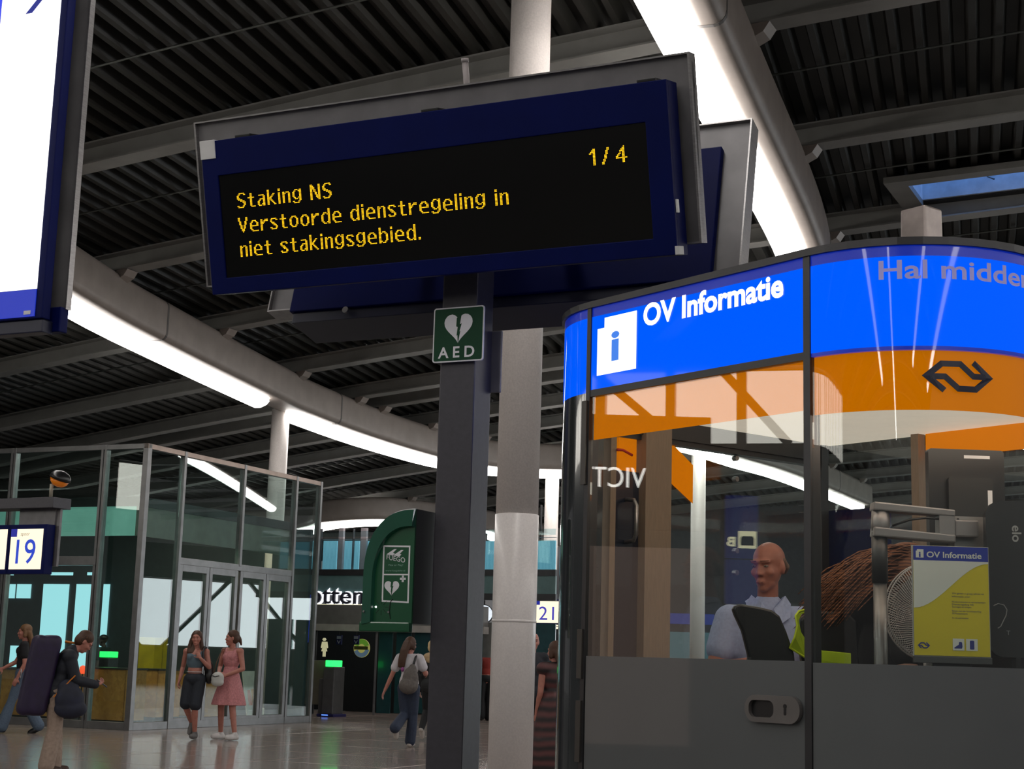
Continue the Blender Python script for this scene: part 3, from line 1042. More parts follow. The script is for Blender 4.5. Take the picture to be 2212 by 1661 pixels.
# dark glossy end panel on the near left corner and side wall posts
DARKGL = mat('dark_gloss_panel', (.03, .034, .036), .12, 0, .1, 3, coat=.8)
kstrip('corner_panel', LA, -.022, 0, ZB0, .0, .02, DARKGL)
door = kstrip('door_pane', .004, KW - .014, .02, ZB0 - .02, -.002, .01, GLASSK)
kstrip('frosted_film', .004, KW - .014, .02, ZF, .0015, .003, FROST, kio)
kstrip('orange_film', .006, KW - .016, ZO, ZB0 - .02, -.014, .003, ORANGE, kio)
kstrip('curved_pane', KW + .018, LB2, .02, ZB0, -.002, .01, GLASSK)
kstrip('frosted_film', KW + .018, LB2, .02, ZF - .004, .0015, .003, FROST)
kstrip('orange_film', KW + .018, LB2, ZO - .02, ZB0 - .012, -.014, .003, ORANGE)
# side wall (seen from inside through the door): beige posts, glass, orange piece
def side_m(px, py):
    p = onplane(px, py, KL + KU * -R1, KU)
    return (p - KL).dot(KM), p.z
def back_u(px, py):
    p = onplane(px, py, KL + KM * (KD - .03), KM)
    return (p - KL).dot(KU), p.z
def sidebox(name, pa, pb, z0, z1, m, x0=-R1 - .02, x1=-R1 + .03):
    ma, mb = side_m(pa, 1200)[0], side_m(pb, 1200)[0]
    return box(name, x0, x1, max(R1, ma), mb, z0, z1, m, kio)
sidebox('side_post', 1306, 1318, 0, 2.4, BEIGE)
sidebox('side_post', 1372, 1428, 0, 2.4, BEIGE, -R1 - .03, -R1 + .06)
sidebox('side_post', 1432, 1438, 0, 2.4, BEIGE)
sidebox('side_pane', 1438, 1760, .02, 2.4, GLASSK, -R1 - .006, -R1)
sidebox('frosted_film', 1438, 1760, .02, ZF - .25, FROST, -R1 - .01, -R1 - .006)
ma = side_m(1438, 1200)[0]
mb = side_m(1494, 1200)[0]
b = MB()
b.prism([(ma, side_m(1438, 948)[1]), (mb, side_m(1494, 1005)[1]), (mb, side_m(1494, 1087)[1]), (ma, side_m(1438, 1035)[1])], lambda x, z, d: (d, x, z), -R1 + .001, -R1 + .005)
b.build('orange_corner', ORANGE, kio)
box('side_header', -R1 - .02, -R1 + .03, R1, KD, 2.30, 2.40, DARKSTEEL, kio)
box('back_pane', -R1, KW + R2, KD - .012, KD, .02, 2.4, GLASSK, kio)
ub = back_u(1985, 1000)[0]
box('back_post', ub - .02, ub + .02, KD - .06, KD - .012, 0, 2.4, BEIGE, kio)
box('back_post', -R1, -R1 + .05, KD - .06, KD - .012, 0, 2.4, DARKSTEEL, kio)
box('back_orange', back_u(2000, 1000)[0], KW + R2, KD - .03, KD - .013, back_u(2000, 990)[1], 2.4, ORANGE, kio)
box('back_cabinet', back_u(2003, 1000)[0], KW + R2, KD - .30, KD - .05, .28, 1.75, BLACK, kio, .01)
box('back_blue', back_u(1770, 1100)[0], back_u(1900, 1100)[0], KD + .02, KD + .05, back_u(1800, 1300)[1], back_u(1800, 1100)[1], NAVY, kio)
FILLG = glow('kiosk_fill_glow', (1, .88, .74), 9)
kstrip('hidden_fill_strip', .05, KW - .04, 2.20, 2.26, -.03, .012, FILLG)  # strips added out of sight behind the film to light the interior
kstrip('hidden_fill_strip', KW + .05, LB2 - .3, 2.20, 2.26, -.03, .012, FILLG)
kstrip('band_liner', LA2, -.022, ZB0 - .05, ZB1, -.032, .01, DARKSTEEL)
kstrip('band_liner', 0, LB2, 2.335, ZB1, -.032, .01, CREAM)
box('desk', .15, KW + .30, .25, .60, 1.02, 1.06, mat('desk_top', (.12, .12, .12), .5), kio, .005)
box('desk_leg', .2, .25, .3, .55, .28, 1.02, DARKSTEEL, kio)
box('desk_leg', KW + .1, KW + .15, .3, .55, .28, 1.02, DARKSTEEL, kio)
# recessed lock plate on the door
dp = onplane(1676, 1532, KL, KM)
lx, lz = (dp - KL).dot(KU), dp.z
lk = empty('door_lock', (0, 0, 0))
lk.parent = kio
fk = lambda x, z, d: (lx + x, d, lz + z)
b = MB()
b.ring_prism(rrect(-.118, .118, -.043, .043, .0425, 7), rrect(-.1, .008, -.027, .027, .022, 7), fk, -.02, -.004)
lo = b.build('lock_plate', mat('lock_satin', (.16, .15, .145), .45, .6), kio)
b = MB()
b.prism(rrect(-.1, .008, -.027, .027, .022, 7), fk, -.006, -.0045)
b.build('finger_pull', BLACK, lo)
b = MB()
b.prism(rrect(.052, .062, -.017, .018, .0045, 4), fk, -.0212, -.0202)
b.build('keyhole', BLACK, lo)
b = MB()
b.prism(rrect(.05, .064, .004, .018, .0065, 5), fk, -.0214, -.0204)
b.build('keyhole', BLACK, lo)
bpy.data.objects.remove(lk)
# lettering on the door band
def kdoor(px, py):
    p = onplane(px, py, KL, KM)
    return (p - KL).dot(KU), p.z
ta, tz = kdoor(1391, 703)
tb_, tz2 = kdoor(1694, 640)
letters('OV Informatie', WHITELIT, lambda x, z, d: (ta + x, -.0035, (tz + tz2) / 2 + z), tb_ - ta, .083, kio, bold=.032)
i0, iz0 = kdoor(1291, 812)
i1, iz1 = kdoor(1377, 671)
iz1b = kdoor(1291, 712)[1]
imid = kdoor(1308, 690)[0]
b = MB()
b.prism([(i0, iz0), (i1, iz0), (i1, iz1), (imid, iz1), (imid, iz1b), (i0, iz1b)], lambda x, z, d: (x, d, z), -.0045, -.003)
b.build('info_board', WHITELIT, kio)
ia, iz = kdoor(1322, 778)
text('info_letter', 'i', glow('info_blue', (.03, .22, .9), .9, nee=False), lambda x, z, d: (ia + x, -.0055, iz + z), .045, .118, kio, bold=.03)
# lettering and emblem on the curved band
def kcurv_l(px, py):
    best = None
    for k in range(400):
        l = KW + (LB - KW) * k / 400
        a = kpath(l)
        p = KL + KU * a[0] + KM * a[1]
        q = V((p.x, p.y, 2.4)) - CAM
        x = CX + F * q.dot(CR) / q.dot(FW)
        if best is None or abs(x - px) < best[0]:
            best = (abs(x - px), l, p)
    l, p = best[1], best[2]
    r = ray(px, py)
    t = (V((p.x, p.y, 0)) - V((CAM.x, CAM.y, 0))).length / V((r.x, r.y, 0)).length
    return l, CAM.z + r.z * t
hl, hz = kcurv_l(1900, 604)
hl2, hz2 = kcurv_l(2205, 617)
wid = hl2 - hl
x0, x1 = text_width('Hal midde', .018)
xf0, xf1 = text_width('Hal midden', .018)
letters('Hal midden', mat('violet_grey_letter', (.2, .17, .3), .5, emit=(.17, .16, .36), es=.75, nee=False), lambda x, z, d: kcurve(hl + x, hz + z, .003), wid * (xf1 - xf0) / (x1 - x0), .063, kio, bold=.018)
el0, ez = kcurv_l(1988, 812)
el1, _ = kcurv_l(2142, 818)
_, ezt = kcurv_l(2060, 782)
_, ezb = kcurv_l(2060, 844)
def emblem(fn, w_, h_, m, parent):
    """two interlocked arrows drawn as bars"""
    t = .17
    a = [(0, .5), (.22, 1), (.52, 1), (.74, .5 + t / 2), (.80, .5 + t / 2), (.80, .5 - t * .6), (.68, .5 - t * .6), (.46, 1 - t * 1.25), (.27, 1 - t * 1.25), (.19, .5 + t * .95), (.30, .5 + t * .95)]
    P1 = [(0, .5), (.25, 1.0), (.54, 1.0), (.72, .60), (.85, .60), (.72, 1.0), (.80, 1.0), (1.0, .5), (.80, .10)]
    strokes = [[(.30, .0), (.07, .5), (.27, .93), (.52, .93), (.70, .52), (.88, .52)],
               [(.12, .48), (.31, .48), (.49, .07), (.73, .07), (.93, .5), (.70, 1.0)]]
    for st in strokes:
        verts, faces = [], []
        hw = .105
        pts = [V((x * w_, z * h_, 0)) for x, z in st]
        k = hw * h_ * 1.0
        L_, R_2 = [], []
        for i, p in enumerate(pts):
            d0 = (pts[i] - pts[i - 1]).normalized() if i > 0 else (pts[1] - pts[0]).normalized()
            d1 = (pts[i + 1] - pts[i]).normalized() if i < len(pts) - 1 else d0
            n0, n1 = V((-d0.y, d0.x, 0)), V((-d1.y, d1.x, 0))
            mit = (n0 + n1).normalized()
            mit *= k / max(.4, mit.dot(n1))
            L_.append(p + mit)
            R_2.append(p - mit)
        n = len(pts)
        verts = [fn(q.x, q.y, 0) for q in L_] + [fn(q.x, q.y, 0) for q in R_2]
        faces = [(i, i + 1, n + i + 1, n + i) for i in range(n - 1)]
        ob('emblem_arrow', verts, faces, m, parent)
EMB = mat('emblem_navy', (.004, .006, .03), .35)
emblem(lambda x, z, d: kcurve(el0 + x, ezb + z, .003), el1 - el0, ezt - ezb, EMB, kio)

# box on the kiosk roof
p = aty(1990, 470, 6.0)
rb = empty('roof_box', (p.x, p.y, 2.725), math.atan2(KU.y, KU.x), 'worn pale metal box standing on the kiosk roof under the skylight', 'box')
b = MB()
b.hexa([(-.065, -.06, 0), (.065, -.06, 0), (.065, .06, 0), (-.065, .06, 0), (-.06, -.055, .46), (.06, -.055, .46), (.06, .055, .46), (-.06, .055, .46)])
b.build('housing', mat('worn_metal', (.34, .29, .27), .3, .3, .3, 8), rb, bevel=.008)
box('cover_seam', -.062, .062, -.0625, -.058, .3, .304, DARKSTEEL, rb)

# ================================================================== GLASS PAVILION
PA, PBc = V((-6.322, 26.898, 0)), V((-3.942, 32.198, 0))
pd = (PBc - PA).normalized()
pn = V((pd.y, -pd.x, 0))                      # outward of the long face
pl_ = -pn                                      # direction of the short face, to the left
ZT = 4.9
pav = empty('glass_pavilion', (PA.x, PA.y, 0), math.atan2(pd.y, pd.x), 'tall glass shop pavilion with steel frame and double doors', 'pavilion')
# local: x along the door face, y along the other face (away to the left); door face is y=0, other face is x=0
def fr(px, py):        # on the door face
    p = onplane(px, py, PA, pn)
    return (p - PA).dot(pd), p.z
def fl_(px, py):       # on the other face
    p = onplane(px, py, PA, pd)
    return (p - PA).dot(pl_), p.z
XL = (PBc - PA).length
xs_ = [0.0, fr(398, 975)[0], fr(527, 1003)[0], fr(639, 1033)[0], XL]
zt = (fr(389, 1207)[1] + fr(627, 1239)[1]) / 2
ys_ = [0.0, fl_(231, 955)[0], fl_(36, 962)[0], fl_(36, 962)[0] + 2.9, fl_(36, 962)[0] + 5.8, fl_(36, 962)[0] + 8.7]
YL = ys_[-1]
YI = ys_[3]
WARMFR = mat('frame_warm', (.26, .2, .17), .35, .7)
box('corner_post', -.05, .06, -.05, .06, 0, ZT, FRAME, pav, .006)
box('top_rail', -.05, XL + .05, -.05, .05, ZT - .09, ZT, WARMFR, pav, .005)
box('top_rail', -.05, .05, .05, YL, ZT - .09, ZT, FRAME, pav, .005)
box('base_rail', .06, XL, -.05, .05, 0, .13, FRAME, pav, .005)
box('base_rail', -.05, .05, .06, YL, 0, .13, FRAME, pav, .005)
for i, x in enumerate(xs_[1:]):
    box('mullion', x - .035, x + .035, -.06, .06, 0 if i in (0, 2, 3) else zt, ZT, FRAME, pav, .005)
for y in ys_[1:]:
    box('mullion', -.06, .06, y - .06, y - .012, 0, ZT, FRAME, pav, .004)
    box('mullion', -.06, .06, y + .012, y + .06, 0, ZT, FRAME, pav, .004)
box('transom', xs_[1], xs_[3], -.05, .05, zt - .08, zt + .04, FRAME, pav, .005)
for a, b_ in zip(xs_, xs_[1:]):
    z0 = .13 if (a, b_) in ((xs_[0], xs_[1]), (xs_[3], xs_[4])) else zt + .04
    box('glass_pane', a + .04, b_ - .04, -.008, .008, z0, ZT - .09, GLASSP, pav)
for a, b_ in zip(ys_, ys_[1:]):
    box('glass_pane', -.008, .008, a + .06, b_ - .06, .13, ZT - .09, GLASSP, pav)
def leaf(x0, x1):
    root = box('door_leaf', x0, x0 + .09, -.045, .045, .02, zt - .08, FRAME, pav, .004)
    box('stile', x1 - .09, x1, -.045, .045, .02, zt - .08, FRAME, root, .004)
    box('rail', x0 + .09, x1 - .09, -.045, .045, .02, .18, FRAME, root, .004)
    box('rail', x0 + .09, x1 - .09, -.045, .045, zt - .2, zt - .08, FRAME, root, .004)
    box('glass_pane', x0 + .09, x1 - .09, -.008, .008, .18, zt - .2, GLASSP, root)
for a, b_ in ((xs_[1], xs_[2]), (xs_[2], xs_[3])):
    m_ = (a + b_) / 2
    leaf(a + .04, m_ - .008)
    leaf(m_ + .008, b_ - .04)
# side door frame on the short face
d0, dz = fl_(206, 1209)
box('side_lintel', -.07, .07, ys_[1], ys_[2], dz - .1, dz + .06, FRAME, pav, .005)
# inner shop box: black edge, grey-green fascia, ceiling
BACKX, BACKY = XL, YL + .5
box('inner_ceiling', .45, XL - .3, .45, YL, 3.95, 4.02, mat('inner_ceiling_dark', (.02, .02, .02), .6), pav)
FASC = mat('sea_green_fascia_glow', (.34, .62, .52), .4, 0, .15, 2, emit=(.25, .62, .5), es=.28)  # glow added because the fascia came out too dark
FASD = mat('olive_fascia', (.20, .21, .17), .4)
box('fascia', .45, XL - .3, .45, .50, 3.34, 3.86, FASD, pav)
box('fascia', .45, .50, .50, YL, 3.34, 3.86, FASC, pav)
box('fascia_edge', .43, XL - .3, .43, .52, 3.86, 4.03, BLACK, pav)
box('fascia_edge', .43, .52, .52, YL, 3.86, 4.03, BLACK, pav)
# back glazing with daylight behind
box('back_wall', XL - .16, XL - .06, .06, YL, 0, 3.9, mat('back_wall_dark', (.03, .045, .05), .5), pav)
box('back_wall', .06, XL, YL, YL + .1, 0, 3.9, mat('back_wall_dark', (.03, .045, .05), .5), pav)
DAYP = glow('pavilion_daylight', (.50, .92, 1.0), 1.1)
def bl(px, py):          # back wall plane x = XL-.17 seen through the short face
    p = onplane(px, py, PA + pd * (XL - .17), pd)
    return (p - PA).dot(pl_), p.z
def backpane(x0, y0, x1, y1, m, nm='daylight_window', dx=0):
    a, za = bl(x0, y1)
    c, zc_ = bl(x1, y0)
    return box(nm, XL - .19 - dx, XL - .165 - dx, min(a, c), max(a, c), za, zc_, m, pav)
backpane(80, 1262, 150, 1452, DAYP)
backpane(152, 1262, 198, 1452, DAYP)
backpane(212, 1262, 238, 1440, DAYP)
backpane(15, 1262, 34, 1292, DAYP)
backpane(36, 1262, 68, 1292, DAYP)
backpane(20, 1395, 48, 1440, DAYP)
for x0, x1 in ((10, 30), (52, 70), (150, 197), (228, 250)):
    backpane(x0, 1240, x1, 1246, DAYP, 'ceiling_light_strip', .6)
def bd(px, py, y=2.0):     # plane parallel to the door face, inside
    p = onplane(px, py, PA + pl_ * y, pn)
    return (p - PA).dot(pd), p.z
def inpane(x0, y0, x1, y1, m, nm, y=2.0, th=.05):
    a, za = bd(x0, y1, y)
    c, zc_ = bd(x1, y0, y)
    return box(nm, min(a, c), max(a, c), y, y + th, max(0, za), zc_, m, pav)
for x_, y_ in ((.85, .66), (.85, 1.9), (.85, 3.6), (.85, 5.4), (2.2, .66), (3.4, .66), (4.7, .66), (3.4, 4.0)):
    box('added_fill_panel', x_ - .3, x_ + .3, y_ - .15, y_ + .15, 3.90, 3.945, glow('pavilion_fill_glow', (1, .84, .64), 26), pav)  # glowing panels added to brighten the counters and boards
# things inside the pavilion
def pav_thing(name, label, cat, x0, x1, y0, y1, h, m, group=None):
    c = PA + pd * ((x0 + x1) / 2) + pl_ * ((y0 + y1) / 2)
    r = empty(name, (c.x, c.y, 0), math.atan2(pd.y, pd.x), label, cat, group)
    hx, hy = (x1 - x0) / 2, (y1 - y0) / 2
    box('front_board', -hx, hx, -hy, -hy + .02, .1, h - .03, m, r, .002)
    box('front_board', -hx, -hx + .02, -hy, hy, .1, h - .03, m, r, .002)
    box('carcass', -hx + .02, hx, -hy + .02, hy, .06, h - .03, BLACK, r)
    box('counter_top', -hx - .02, hx + .02, -hy - .02, hy + .02, h - .03, h, mat('counter_dark', (.03, .025, .02), .4), r, .003)
    box('plinth', -hx + .05, hx - .05, -hy + .05, hy - .05, 0, .06, BLACK, r)
    return r
pav_thing('shop_counter', 'chipboard shop counter right behind the pavilion corner', 'counter', 1.0, 1.6, .9, 1.75, 1.02, OSB)
pav_thing('shop_counter', 'chipboard shop counter behind the boy with the purple bag', 'counter', 1.2, 1.8, 2.2, 4.6, .95, OSB)
pav_thing('shop_counter', 'chipboard shop counter between the two walking women', 'counter', 2.75, 3.5, 1.5, 2.2, 1.0, OSB)
pav_thing('shop_counter', 'dim chipboard counter behind the woman in the pink dress', 'counter', 3.9, 4.7, 1.2, 1.9, .95, OSB)
YEL = mat('yellow_board', (.62, .47, .008), .5)
def hung(name, label, cat, px0, py0, px1, py1, y, m, th=.04, group=None):
    a, za = bd(px0, py1, y)
    c, zc_ = bd(px1, py0, y)
    q = PA + pd * ((a + c) / 2) + pl_ * y
    r = empty(name, (q.x, q.y, 0), math.atan2(pd.y, pd.x), label, cat, group)
    w_ = abs(c - a) / 2
    box('board', -w_, w_, 0, th, za, zc_, m, r, .004)
    return r, w_, za, zc_
r, w_, za, zc_ = hung('yellow_cabinet', 'yellow panel cabinet behind the pavilion corner post', 'cabinet', 330, 1378, 367, 1456, 3.4, YEL, .4)
box('base', -w_, w_, .02, .38, 0, za, BLACK, r)
box('side_strip', w_ * .1, w_ * .16, -.004, 0, za, zc_, mat('yellow_dark', (.3, .23, .01), .5), r)  # darker yellow strip down the front
r, w_, za, zc_ = hung('yellow_cabinet', 'narrow yellow panel behind the woman in the blue top', 'cabinet', 385, 1385, 402, 1462, 3.2, YEL, .3)
box('base', -w_, w_, .02, .28, 0, za, BLACK, r)
r, w_, za, zc_ = hung('blue_board', 'blue departure board with lit yellow strips at the pavilion end', 'sign', 600, 1285, 676, 1385, .75, mat('board_blue', (.0, .02, .25), .4, emit=(0, .02, .3), es=.5), .06)
for k, (fx0, fz) in enumerate(((-.8, .75), (-.8, .35), (.1, .75), (.1, .35))):
    box('lit_strip', w_ * fx0, w_ * (fx0 + .6), -.006, 0, za + (zc_ - za) * fz, za + (zc_ - za) * (fz + .2), CREAMLIT, r)
for fx0 in (-.8, .05):
    box('green_pictogram', w_ * fx0, w_ * (fx0 + .35), -.006, 0, za + (zc_ - za) * .06, za + (zc_ - za) * .24, glow('pictogram_green', (.03, .5, .08), .8), r)
box('stand', -.06, .06, .005, .055, 0, za, DARKSTEEL, r)
# leaflet board
lp = PA + pd * fr(575, 1545)[0] + pl_ * .35
lf = empty('leaflet_board', (lp.x, lp.y, 0), math.atan2(pd.y, pd.x), 'white leaning leaflet board inside the last pavilion door', 'board')
b = MB()
b.hexa([(-.28, -.12, .05), (.28, -.12, .05), (.28, -.10, .05), (-.28, -.10, .05), (-.2, .12, 1.0), (.36, .12, 1.0), (.36, .14, 1.0), (-.2, .14, 1.0)])
b.build('panel', mat('board_white', (.6, .57, .52), .5), lf)
b = MB()
for k, c in enumerate(((.5, .12, .05), (.6, .3, .1), (.2, .25, .5))):
    b = MB()
    zz = .35 + .02 * k
    b.hexa([(-.16 + .13 * k, -.045 - .02, zz), (-.06 + .13 * k, -.045 - .02, zz), (-.06 + .13 * k, -.045, zz), (-.16 + .13 * k, -.045, zz), (-.13 + .13 * k, .055, .72), (-.03 + .13 * k, .055, .72), (-.03 + .13 * k, .07, .72), (-.13 + .13 * k, .07, .72)])
    b.build('leaflet', mat('leaflet_%d' % k, c, .5), lf)
box('strut', -.02, .1, .12, .30, 0, .05, BLACK, lf)
# small lamps seen through the glass
def lamp_gate(name, label, px, py, depth_y, col, w_, h_, z_stand=True):
    p = aty(px, py, depth_y)
    r = empty(name, (p.x, p.y, 0), -AZ, label, 'ticket gate' if 'gate' in name else 'lamp')
    return r, p.z
r, z = lamp_gate('ticket_gate', 'ticket gate with green lamp inside the pavilion near its corner', 236, 1413, 30.2, None, 0, 0)
box('pillar', -.11, .11, -.15, .15, 0, z - .07, DARKSTEEL, r, .01)
box('green_lamp', -.10, -.005, -.16, .14, z - .06, z + .05, glow('gate_green', (.02, 1, .12), 2.2), r, .006)
box('green_lamp', .005, .10, -.16, .14, z - .06, z + .05, glow('gate_green', (.02, 1, .12), 2.2), r, .006)
box('wing', .11, .5, -.02, .02, .2, z - .3, glass('gate_wing', (.5, .6, .6), 1), r)
r, z = lamp_gate('warning_lamp', 'small red glowing lamp on a stand behind the boy with the phone', 179, 1447, 28.4, None, 0, 0)
b = MB()
b.lathe([(.03, -.07), (.06, -.02), (.06, .05), (.02, .08)], 14, (0, 0, z))
b.build('lens', glow('lamp_red', (1, .08, .02), 1.6), r, True)
b = MB()
b.tube([(0, 0, .02), (0, 0, z - .07)], .015, 8)
b.build('stem', BLACK, r)
b = MB()
b.lathe([(.12, 0), (.12, .02)], 16)
b.build('foot', BLACK, r)

# ================================================================== SHOP BUILDING BEHIND
SO = atz(735, 1545, 0)
sb_ = empty('shop_building', (SO.x, SO.y, 0), -AZ, 'far two storey shop front with a dark passage and teal panels', 'building')
def sp(px, py, off=0.0):
    p = onplane(px, py, SO + ES * off, ES)
    return (p - SO).dot(EU), p.z
def spbox(name, x0, y0, x1, y1, m, off=0.0, th=.08, parent=None, bevel=0.0):
    a, za = sp(x0, y1, off)
    c, zc_ = sp(x1, y0, off)
    za = max(0.0, za)
    return box(name, min(a, c), max(a, c), off, off + th, za, zc_, m, parent or sb_, bevel)
SHOPD = mat('shop_dark', (.012, .014, .016), .5)
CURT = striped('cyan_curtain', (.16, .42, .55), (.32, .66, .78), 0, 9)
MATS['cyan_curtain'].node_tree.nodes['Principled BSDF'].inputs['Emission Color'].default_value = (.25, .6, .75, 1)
MATS['cyan_curtain'].node_tree.nodes['Principled BSDF'].inputs['Emission Strength'].default_value = .35  # curtains glow by added emission, no lamp behind them
spbox('passage_back', 560, 1360, 1260, 1560, SHOPD, 2.5, .1)
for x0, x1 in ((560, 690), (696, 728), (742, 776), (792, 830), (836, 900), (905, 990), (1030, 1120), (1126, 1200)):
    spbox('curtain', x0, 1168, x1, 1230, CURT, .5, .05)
for x0, x1 in ((728, 742), (776, 792), (1120, 1126)):
    spbox('inner_pillar', x0, 1140, x1, 1232, mat('pillar_rose', (.42, .36, .38), .5), .45, .08)
for x0, x1 in ((560, 690), (690, 760), (762, 830), (832, 930), (930, 1040), (1042, 1120), (1122, 1200)):
    spbox('upper_window', x0, 1166, x1, 1230, glass('shop_glass', (.8, .9, .92), 1.0), .0, .02)
for y0, y1 in ((1160, 1166), (1230, 1242)):
    spbox('window_rail', 560, y0, 1200, y1, DARKSTEEL, -.02, .1)
for x in (691, 761, 831, 930, 1041, 1121):
    spbox('window_mullion', x - 1.5, 1142, x + 1.5, 1232, DARKSTEEL, -.02, .08)
spbox('balustrade', 690, 1142, 1200, 1160, glass('shop_glass', (.8, .9, .92), 1.0), .0, .02)
spbox('spandrel', 560, 1242, 1200, 1282, mat('spandrel_teal', (.09, .16, .16), .3), .0, .08)
spbox('sign_backing', 640, 1282, 930, 1308, mat('sign_backing', (.03, .03, .035), .5), .02, .08)
spbox('canopy', 560, 1310, 1045, 1356, mat('canopy_grey', (.12, .115, .11), .5), -.12, .25, None, .01)
spbox('canopy_edge', 560, 1354, 1045, 1359, mat('canopy_edge', (.3, .28, .26), .4), -.14, .25)
spbox('lower_band', 1042, 1283, 1200, 1296, DARKSTEEL, -.05, .1)
spbox('grey_wall', 1042, 1345, 1090, 1420, mat('shop_grey', (.22, .22, .21), .5), .3, .05)
for x0, x1 in ((1092, 1130), (1132, 1200)):
    spbox('lower_window', x0, 1348, x1, 1545, mat('lower_glass', (.02, .06, .07), .2, coat=.4), .3, .04)
spbox('door_post', 804, 1360, 812, 1545, mat('door_post_grey', (.1, .1, .1), .4), -.02, .1)
for x0, x1 in ((812, 848), (850, 888), (890, 935)):
    spbox('teal_panel', x0, 1360, x1, 1540, TEAL, .0, .05)
spbox('teal_panel', 937, 1360, 1042, 1540, TEAL, .0, .05)
for x0, x1 in ((560, 620), (622, 684)):
    spbox('passage_side', x0, 1360, x1, 1545, SHOPD, .0, .05)
# lit letters
a0, z0 = sp(668, 1303, -.06)
a1, z1 = sp(786, 1303, -.06)
c = SO + EU * a0 + ES * -.06
ls_ = empty('letter_sign', (c.x, c.y, z0), -AZ, 'dark raised letters otten with white glow above the passage', 'sign')
_, zt_ = sp(720, 1263, -.06)
letters('otten', mat('letter_dark', (.03, .03, .05), .4), lambda x, z, d: (x, -.05 + d, z), a1 - a0, (zt_ - z0) * .98, ls_, bold=.0, thick=.05)
letters('otten', glow('letter_glow', (.9, .93, 1), 1.6, nee=False), lambda x, z, d: (x + .02, .025 + d, z - .01), (a1 - a0) * 1.0, (zt_ - z0) * 1.03, ls_, bold=.03, thick=.01, name='halo_letter')
box('light_ledge', -.1, a1 - a0 + .05, -.01, .03, -.06, -.015, glow('ledge_light', (1, .95, .6), 1.2), ls_)
# signs in the passage
def passage_sign(name, label, px0, py0, px1, py1, m, off=1.2, th=.05):
    a, za = sp(px0, py1, off)
    c_, zc_ = sp(px1, py0, off)
    q = SO + EU * ((a + c_) / 2) + ES * off
    r = empty(name, (q.x, q.y, za), -AZ, label, 'sign')
    return r, (c_ - a) / 2, zc_ - za
CRM = glow('icon_cream', (.75, .72, .42), .55)
r, w_, h_ = passage_sign('restroom_sign', 'cream lit woman figure pictogram in the dark passage', 692, 1378, 708, 1418, CRM)
b = MB()
b.lathe([(.05 * h_, 0), (.105 * h_, .05 * h_), (.105 * h_, .1 * h_), (.05 * h_, .16 * h_)], 16, (0, 0, h_ * .84))
b.build('head', CRM, r, True)
b = MB()
b.prism([(-w_ * .35, 0), (-w_ * .08, 0), (-w_ * .08, h_ * .28), (w_ * .08, h_ * .28), (w_ * .08, 0), (w_ * .35, 0), (w_ * .35, h_ * .28), (w_ * .8, h_ * .28), (w_ * .5, h_ * .5), (w_ * .55, h_ * .68), (w_ * .9, h_ * .45), (w_, h_ * .5), (w_ * .7, h_ * .8), (-w_ * .7, h_ * .8), (-w_, h_ * .5), (-w_ * .9, h_ * .45), (-w_ * .55, h_ * .68), (-w_ * .5, h_ * .5), (-w_ * .8, h_ * .28), (-w_ * .35, h_ * .28)], lambda x, z, d: (x, d, z), 0, .04)
b.build('figure', CRM, r)
r, w_, h_ = passage_sign('round_logo_sign', 'round green and yellow logo sign hanging in the passage', 763, 1380, 799, 1420, CRM, 1.6)
RX = Matrix.Rotation(math.pi / 2, 3, 'X')
b = MB()
b.lathe([(w_, -.03), (w_, .0)], 28, (0, 0, h_ / 2), RX)
b.build('disc', glow('logo_yellow', (.5, .48, .12), .45), r)
def arc(a0_, a1_, ro, ri, m, nm):
    b = MB()
    N = 12
    verts, faces = [], []
    for k in range(N + 1):
        a = math.radians(a0_ + (a1_ - a0_) * k / N)
        for q in (ro, ri):
            verts.append((q * math.cos(a), -.002, h_ / 2 + q * math.sin(a)))
    faces = [(2 * k, 2 * k + 1, 2 * k + 3, 2 * k + 2) for k in range(N)]
    return ob(nm, verts, faces, m, r)
arc(20, 160, w_ * .98, w_ * .45, glow('logo_green', (.12, .3, .02), .45), 'green_arc')
arc(200, 350, w_ * .98, w_ * .5, glow('logo_grey', (.12, .2, .28), .4), 'grey_arc')
box('name_strip', -w_ * .95, w_ * .8, -.004, -.001, h_ * .42, h_ * .6, mat('logo_olive', (.1, .1, .02), .5), r)
for px, lab in ((733, 'small blue hanging arrow sign left of the round logo'), (770, 'small blue hanging arrow sign overlapping the round logo')):
    r, w_, h_ = passage_sign('hanging_sign', lab, px - 6, 1372, px + 6, 1392, CRM, .9)
    r['group'] = 'hanging blue arrow signs'
    box('plate', -w_, w_, -.02, .02, 0, h_, mat('sign_navy', (.01, .015, .08), .4), r)
    box('white_strip', -w_ * .8, w_ * .8, -.024, -.02, h_ * .6, h_ * .9, mat('strip_pale', (.4, .42, .5), .5), r)
    b = MB()
    b.prism([(0, h_ * .08), (w_ * .6, h_ * .35), (w_ * .6, h_ * .5), (0, h_ * .25), (-w_ * .6, h_ * .5), (-w_ * .6, h_ * .35)], lambda x, z, d: (x, d, z), -.024, -.02)
    b.build('arrow_mark', mat('strip_pale', (.4, .42, .5), .5), r)
    b = MB()
    b.tube([(0, 0, h_), (0, 0, h_ + .5)], .008, 6)
    b.build('hanger', BLACK, r)
